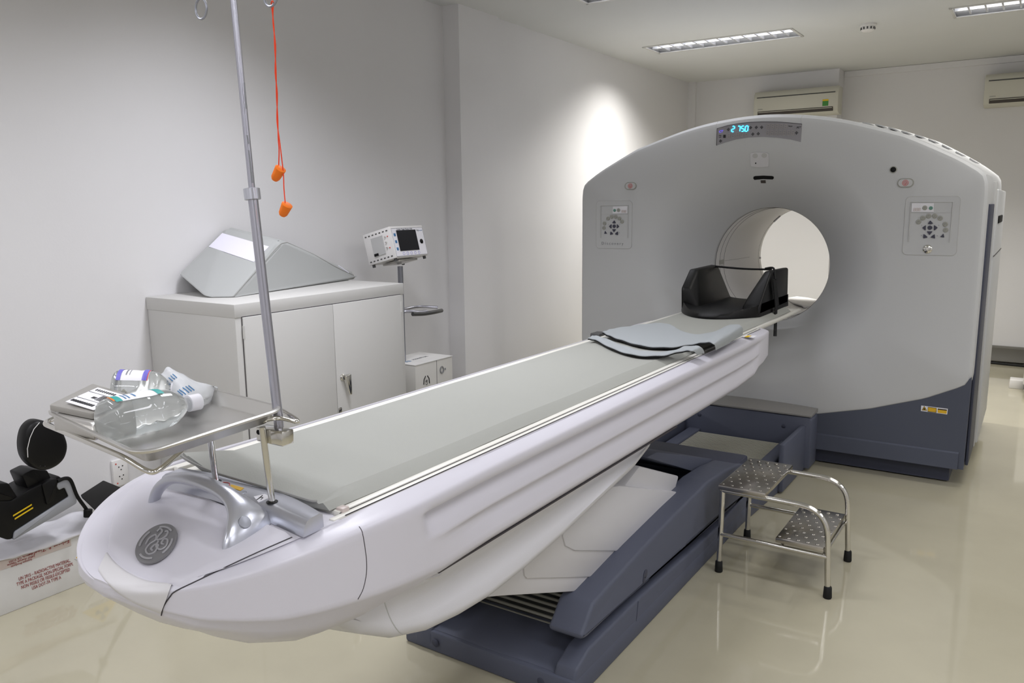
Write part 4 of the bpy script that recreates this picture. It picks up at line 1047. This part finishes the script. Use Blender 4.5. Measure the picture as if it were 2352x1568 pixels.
# monitor on its stand
sd = thing('monitor_stand', (-3.12, 3.55, 0), 'grey rolling pole stand with curved handle beside the cabinet', 'equipment stand')
MB().cyl((-3.12, 3.56, .06), (-3.12, 3.56, 1.165), .016).build('pole', 'silver_grey', sd)
hb2 = MB()
for k in range(5):
    a = 2*PI*k/5+.4; d_ = Vector((math.cos(a), math.sin(a), 0)); hb2.tube([Vector((-3.12, 3.56, .075)), Vector((-3.12, 3.56, .075))+d_*.15-EZ*.015], [.016, .01], 8); 
hb2.build('star_base', 'silver_grey', sd)
for k in range(5):
    a = 2*PI*k/5+.4; p = Vector((-3.12, 3.56, .028))+Vector((math.cos(a), math.sin(a), 0))*.15; MB().cyl(p-EX*.01, p+EX*.01, .028).build('caster', 'black_rubber', sd)
hn = MB(); Hz = .885; hp = [(-3.12, 3.575, Hz+.01), (-3.10, 3.60, Hz+.012), (-3.07, 3.66, Hz), (-3.06, 3.72, Hz)]
hn.tube(catmull(hp, 5), .011, 10); hn.tube(catmull([(-3.14, 3.58, Hz+.012), (-3.20, 3.68, Hz+.01), (-3.20, 3.82, Hz+.01), (-3.12, 3.90, Hz)], 5), .009, 10); hn.build('handle_arm', 'alu', sd)
MB().tube(catmull([onX(948, 721, -3.06), onX(975, 720, -3.06), onX(1000, 716, -3.07), onX(1014, 713, -3.12)], 6), .0125, 12).build('grip', 'grille_dark', sd)
mo = thing('patient_monitor', onX(935, 600, -3.08), 'small white monitor with dark screen tilted on top of the pole stand', 'monitor')
bl_ = onX(909.5, 592, -2.985); tl_ = math.radians(14)
fu = Vector((0, 1, 0)); fv = Vector((-math.sin(tl_), 0, math.cos(tl_))); fn = Vector((math.cos(tl_), 0, math.sin(tl_)))
W_, Hh, D_ = .285, .178, .21
def MP(u, v, w_=0.): return bl_+fu*(u*W_)+fv*(v*Hh)+fn*w_
rot = Matrix((fn, fu, fv)).transposed()
MB().box(MP(.5, .5, -D_/2), (D_, W_, Hh), .004, rot).build('case', 'socket_white', mo)
fp = MB().prism([MP(.03, .04, .0005), MP(.97, .04, .0005), MP(.97, .93, .0005), MP(.03, .93, .0005)], fn*.002).build('front_panel', 'paper', mo)
MB().prism([MP(.16, .20, .003), MP(.74, .20, .003), MP(.74, .86, .003), MP(.16, .86, .003)], fn*.002).build('screen', 'screen', mo)
MB().tube([MP(.03, .04, .003), MP(.97, .04, .003), MP(.97, .93, .003), MP(.03, .93, .003)], .0009, 4, closed=True).build('panel_outline', 'grey_ink', fp)
text(fp, 'Cardiac Trigger Monitor 3150', .012, MP(.42, .89, .0026), fu, fv, 'black_ink', xs=.9)
text(fp, 'ivy', .016, MP(.81, .84, .0026), fu, fv, 'black_ink'); text(fp, 'biomedical', .007, MP(.90, .83, .0026), fu, fv, 'blue_ink')
bb_ = MB()
for k in range(5):
    c = MP(.25+.115*k, .115, .003); bb_.tube([c+(fu*math.cos(a*PI/6)+fv*math.sin(a*PI/6))*.008 for a in range(12)], .0008, 4, closed=True)
bb_.build('soft_keys', 'violet', fp)
bb_ = MB()
for v in (.72, .50, .27): bb_.prism([MP(.07, v-.04, .0026), MP(.125, v-.04, .0026), MP(.125, v+.05, .0026), MP(.07, v+.05, .0026)], fn*.001)
bb_.build('side_keys', 'blue_ink', fp)
MB().lathe([(.0135, 0), (.0135, .003), (.008, .006)], MP(.86, .47, .002), fn, 24).build('knob', 'black', fp)
sdn = -fu
def SP(w_, v, off=.001): return bl_+fn*(-D_*(1-w_))+fv*(v*Hh)-fu*off
MB().prism([SP(.28, .22), SP(.70, .22), SP(.70, .80), SP(.28, .80)], -fu*.004).build('printer_door', 'panel_grey', mo)
MB().prism([SP(.30, .22, .006), SP(.45, .22, .006), SP(.45, .30, .006), SP(.30, .30, .006)], -fu*.002).build('door_catch', 'black', mo)
v_ = MB()
for k in range(7):
    for v in (.09, .90): v_.box(SP(.10+.13*k, v, .001), (.012, .002, .006), 0, rot)
v_.build('side_vents', 'grille_dark', mo)
v_ = MB()
for v in (.72, .55, .38): v_.cyl(SP(.80, v, 0), SP(.80, v, .01), .004, n=10)
v_.build('side_sockets', 'steel', mo); v_ = MB()
for v in (.72, .36): v_.cyl(SP(.88, v, 0), SP(.88, v, .006), .003, n=10)
v_.build('side_sockets', 'red_mark', mo)
v_ = MB()
for u, w_ in ((.06, -.02), (.94, -.02), (.06, -.19), (.94, -.19)): v_.cyl(MP(u, 0, w_), MP(u, -.09, w_), .009, n=14)
v_.build('foot', 'grille_dark', mo)
MB().box(MP(.5, -.06, -.10), (.13, .16, .012), .003, rot).build('mounting_plate', 'tray_steel', mo)
# small carton on the floor behind the stand
ct = thing('small_carton', (-3.11, 3.98, 0), 'off-white carton with recycling mark standing behind the pole stand', 'box')
fc = onX(953.5, 838, -2.97); fr_ = onX(1038.6, 819, -2.97); zt = fc.z
zt = (fc.z+fr_.z)/2; ya, yb = fc.y, fr_.y
MB().box((-3.10, (ya+yb)/2, zt/2), (.26, yb-ya, zt), .003).build('carton', 'carton_grey', ct)
MB().box((-3.10, (ya+yb)/2, zt+.001), (.265, yb-ya+.004, .003)).build('lid_flap', 'cardboard_white', ct)
yh = ya+(yb-ya)*.56; MB().box((-2.9695, yh, zt/2), (.001, .0022, zt)).build('corner_fold', 'dark_line', ct)
c = onX(980, 878, -2.968); rc = MB()
for k in range(3):
    a0 = PI/2+k*2*PI/3; p = [c+EYv*.034*math.cos(a0+t)*.8+EZ*.042*math.sin(a0+t) for t in (.28, PI/3*1.0, 2*PI/3-.35)]
    rc.tube(p, .0028, 5)
rc.build('recycling_mark', 'black_ink', ct); text(ct, 'CB', .026, c, EZ, -EYv, 'black_ink')
c = onX(1015, 849, -2.968); cs_ = MB()
for rr in (.022, .015): cs_.tube([c+EYv*rr*.85*math.cos(a*PI/10)+EZ*rr*math.sin(a*PI/10) for a in range(20)], .0016, 5, closed=True)
cs_.prism([c+EYv*(.026)+EZ*.006, c+EYv*.038+EZ*.006, c+EYv*.038-EZ*.006, c+EYv*.026-EZ*.006], (.0005, 0, 0)); cs_.build('stamp', 'grey_ink', ct)
text(ct, 'Flu', .07, (-3.09, ya+.05, zt+.003), EYv, -EX, 'blue_ink'); text(ct, 'MONITOR', .03, (-3.09, ya+.19, zt+.003), EYv, -EX, 'grey_ink')

# ------------------------------------------------------------------ step stool
so = thing('step_stool', (-.79, 3.23, 0), 'chrome two-step stool with dimpled steel treads beside blue base', 'step stool')
fl = [onZ(1645, 1318, 0), onZ(1896, 1380, 0), onZ(1944, 1286, 0), onZ(1712, 1236, 0)]
SX0, SX1, SY0, SY1 = fl[0].x+.004, fl[1].x-.012, fl[0].y+.03, fl[2].y-.006
Zt = .352; RR = .0108
for y, sy in ((SY0, -1), (SY1, 1)):
    ya_ = y+sy*-.004
    back = [(SX0-.004, y, .02), (SX0, ya_, Zt), (SX1-.03, ya_, Zt-.0), (SX1+.012, y, .02)]
    pth = [Vector(back[0]), Vector(back[1])] 
    path = [Vector((SX0-.004, y, .015)), Vector((SX0, ya_, Zt))]
    r2 = fillet([Vector((SX0, ya_, Zt)), Vector((SX1-.006, ya_, Zt)), Vector((SX1+.012, y, .015))], .11, 10)
    MB().tube(path, RR, 14).build('leg', 'steel', so); MB().tube(r2, RR, 14).build('side_rail', 'steel', so)
    MB().cyl((SX0, y, .165), (SX1+.004, y, .165), RR*.85, n=14).build('stretcher', 'steel', so)
for x in (SX0, SX0+.155): MB().cyl((x, SY0, Zt-.004), (x, SY1, Zt-.004), .008, n=10).build('cross_bar', 'steel', so)
for x in (SX0+.245, SX1-.01): MB().cyl((x, SY0, .167), (x, SY1, .167), .008, n=10).build('cross_bar', 'steel', so)
for x, y in ((SX0-.004, SY0), (SX1+.012, SY0), (SX0-.004, SY1), (SX1+.012, SY1)): MB().tube([(x, y, 0), (x, y, .004), (x, y, .044), (x, y, .048)], [.015, .0165, .0145, .012], 18).build('rubber_foot', 'black_rubber', so)
def tread(x0_, x1_, ya_, yb_, z):
    d = MB().box(((x0_+x1_)/2, (ya_+yb_)/2, z-.009), (x1_-x0_, yb_-ya_, .019), .002); n1, n2 = 5, 9
    for i in range(n2):
        for j in range(n1):
            x = x0_+(j+.5+(.25 if i % 2 else -.25))*(x1_-x0_)/n1; y = ya_+(i+.5)*(yb_-ya_)/n2
            d.lathe([(.0092, -.001), (.0080, .0008), (.005, .0020), (.001, .0024)], (x, y, z), (0, 0, 1), 12)
    d.build('tread', 'step_steel', so)
tread(SX0-.012, SX0+.178, SY0-.016, SY1+.016, Zt+.026)
tread(SX0+.222, SX0+.404, SY0-.010+.002, SY1+.010, .202)

# ------------------------------------------------------------------ ceiling and far wall fittings
def fixture(f, label):
    x0_, x1_, ya_, yb_ = f; cx, cy = (x0_+x1_)/2, (ya_+yb_)/2
    r = thing('ceiling_light', (cx, cy, CEIL), label, 'ceiling light', 'recessed louvered ceiling lights')
    h = MB(); d = .075
    P0 = [(x0_, ya_), (x1_, ya_), (x1_, yb_), (x0_, yb_)]
    h.loft([[Vector((x, y, CEIL+.001)) for x, y in P0], [Vector((cx+(x-cx)*.985, cy+(y-cy)*.94, CEIL+d)) for x, y in P0]], True, (False, True)); ho = h.build('housing', 'reflector', r)
    ho.modifiers.new('s', 'SOLIDIFY').thickness = .003
    fr = MB(); w_ = .012
    for a, b, c_, e_ in ((x0_-.008, ya_-.008, x1_+.008, ya_+w_), (x0_-.008, yb_-w_, x1_+.008, yb_+.008), (x0_-.008, ya_, x0_+w_, yb_), (x1_-w_, ya_, x1_+.008, yb_)): fr.box(((a+c_)/2, (b+e_)/2, CEIL-.003), (c_-a, e_-b, .008), .001)
    fr.build('frame', 'lamp_frame', r)
    lv = MB(); n = 12
    for k in range(1, n):
        x = x0_+(x1_-x0_)*k/n; lv.prism([(x-.006, ya_+.012, CEIL+.006), (x+.006, ya_+.012, CEIL+.006), (x+.001, ya_+.012, CEIL+.05), (x-.001, ya_+.012, CEIL+.05)], (0, yb_-ya_-.024, 0))
    lv.prism([(x0_+.012, cy-.010, CEIL+.004), (x0_+.012, cy+.010, CEIL+.004), (x0_+.012, cy+.002, CEIL+.055), (x0_+.012, cy-.002, CEIL+.055)], (x1_-x0_-.024, 0, 0))
    lv.build('louvre', 'reflector', r)
    for s in (-1, 1): MB().cyl((x0_+.03, cy+s*.083, CEIL+.045), (x1_-.03, cy+s*.083, CEIL+.045), .013, n=14).build('tube', 'tube_glow', r)
    return r
fixture(FIX[0], 'recessed louvered ceiling light above left part of the scanner')
fixture(FIX[1], 'recessed louvered ceiling light cut by right edge of photo')
fixture(FIX[2], 'recessed ceiling light whose far corner shows at top edge of photo')
sd_ = thing('smoke_detector', (-1.19, 6.62, CEIL), 'small white round detector on ceiling between the two lights', 'smoke detector')
MB().lathe([(.058, 0), (.058, .012), (.050, .018), (.045, .045), (.030, .055)], (-1.19, 6.62, CEIL), (0, 0, -1), 32).build('case', 'socket_white', sd_)
v_ = MB()
for a in range(12):
    t = a*PI/6+.1; v_.box((-1.19+.046*math.cos(t), 6.62+.046*math.sin(t), CEIL-.032), (.010, .010, .016), 0, Matrix.Rotation(t, 3, 'Z'))
v_.build('slots', 'grille_dark', sd_)
def aircon(xa, xb, zb, zt, yw, label, sticker):
    r = thing('air_conditioner', ((xa+xb)/2, yw, zb), label, 'air conditioner', 'wall air conditioners')
    D = .19; P = [(yw, zt), (yw-D+.04, zt), (yw-D+.008, zt-.035), (yw-D, zt-.08), (yw-D-.004, zb+.07), (yw-D+.015, zb+.02), (yw-D+.06, zb), (yw, zb)]
    MB().prism([(xa, y, z) for y, z in P], (xb-xa, 0, 0), .006).build('case', 'ac_cream', r)
    MB().box(((xa+xb)/2, yw-D+.006, zt-.060), (xb-xa-.06, .012, .010), .002).build('intake_groove', 'grille_dark', r)
    MB().box(((xa+xb)/2, yw-D+.004, zb+.045), (xb-xa-.09, .022, .040), .003).build('air_outlet', 'ac_dark', r)
    MB().box(((xa+xb)/2, yw-D-.004, zb+.055), (xb-xa-.10, .008, .008), .002, Matrix.Rotation(.5, 3, 'X')).build('vane', 'ac_cream', r)
    text(r, 'DAIKIN', .014, (xa+.07, yw-D-.0055, zb+.085), EX, EZ, 'grey_ink')
    if sticker:
        s = MB().box((xb-.115, yw-D-.0035, zb+.105), (.055, .002, .062)).build('energy_sticker', 'green_sticker', r)
        MB().box((xb-.115, yw-D-.004, zb+.128), (.055, .003, .014)).build('sticker_band', 'yellow', s)
    return r
a0, a1 = onY(1732, 212, 8.37), onY(1927, 197, 8.37); aircon(a0.x, a1.x, 2.36, (a0.z+a1.z)/2+.005, 8.56, 'cream wall air conditioner with green sticker behind the scanner top', True)
a0 = onY(2264, 167, 8.61); aircon(a0.x, a0.x+.80, onY(2263, 245, 8.61).z, onY(2268, 170, 8.61).z, YB, 'cream wall air conditioner cut off by right edge of photo', False)
# equipment cabinet cut by the right edge
eq = thing('equipment_cabinet', (.2, 7.55, 0), 'white equipment cabinet at far right edge standing by back wall', 'cabinet')
MB().box((.238, 7.62, .40), (.52, .45, .66), .008).build('case', 'socket_white', eq)
MB().box((.238, 7.64, .035), (.48, .40, .07)).build('plinth', 'black', eq)
MB().box((-.065, 7.62, .035), (.10, .14, .07), .004).build('floor_bracket', 'socket_white', eq)
cb2 = MB(); cb2.tube(catmull([(-.42, 8.66, .012), (-.2, 8.62, .012), (0, 8.60, .012), (.3, 8.58, .012)], 5), .011, 8); cbo = cb2.build('floor_cable', 'black_rubber')
tag(cbo, 'black cable lying on floor along the foot of the far wall', 'cable')
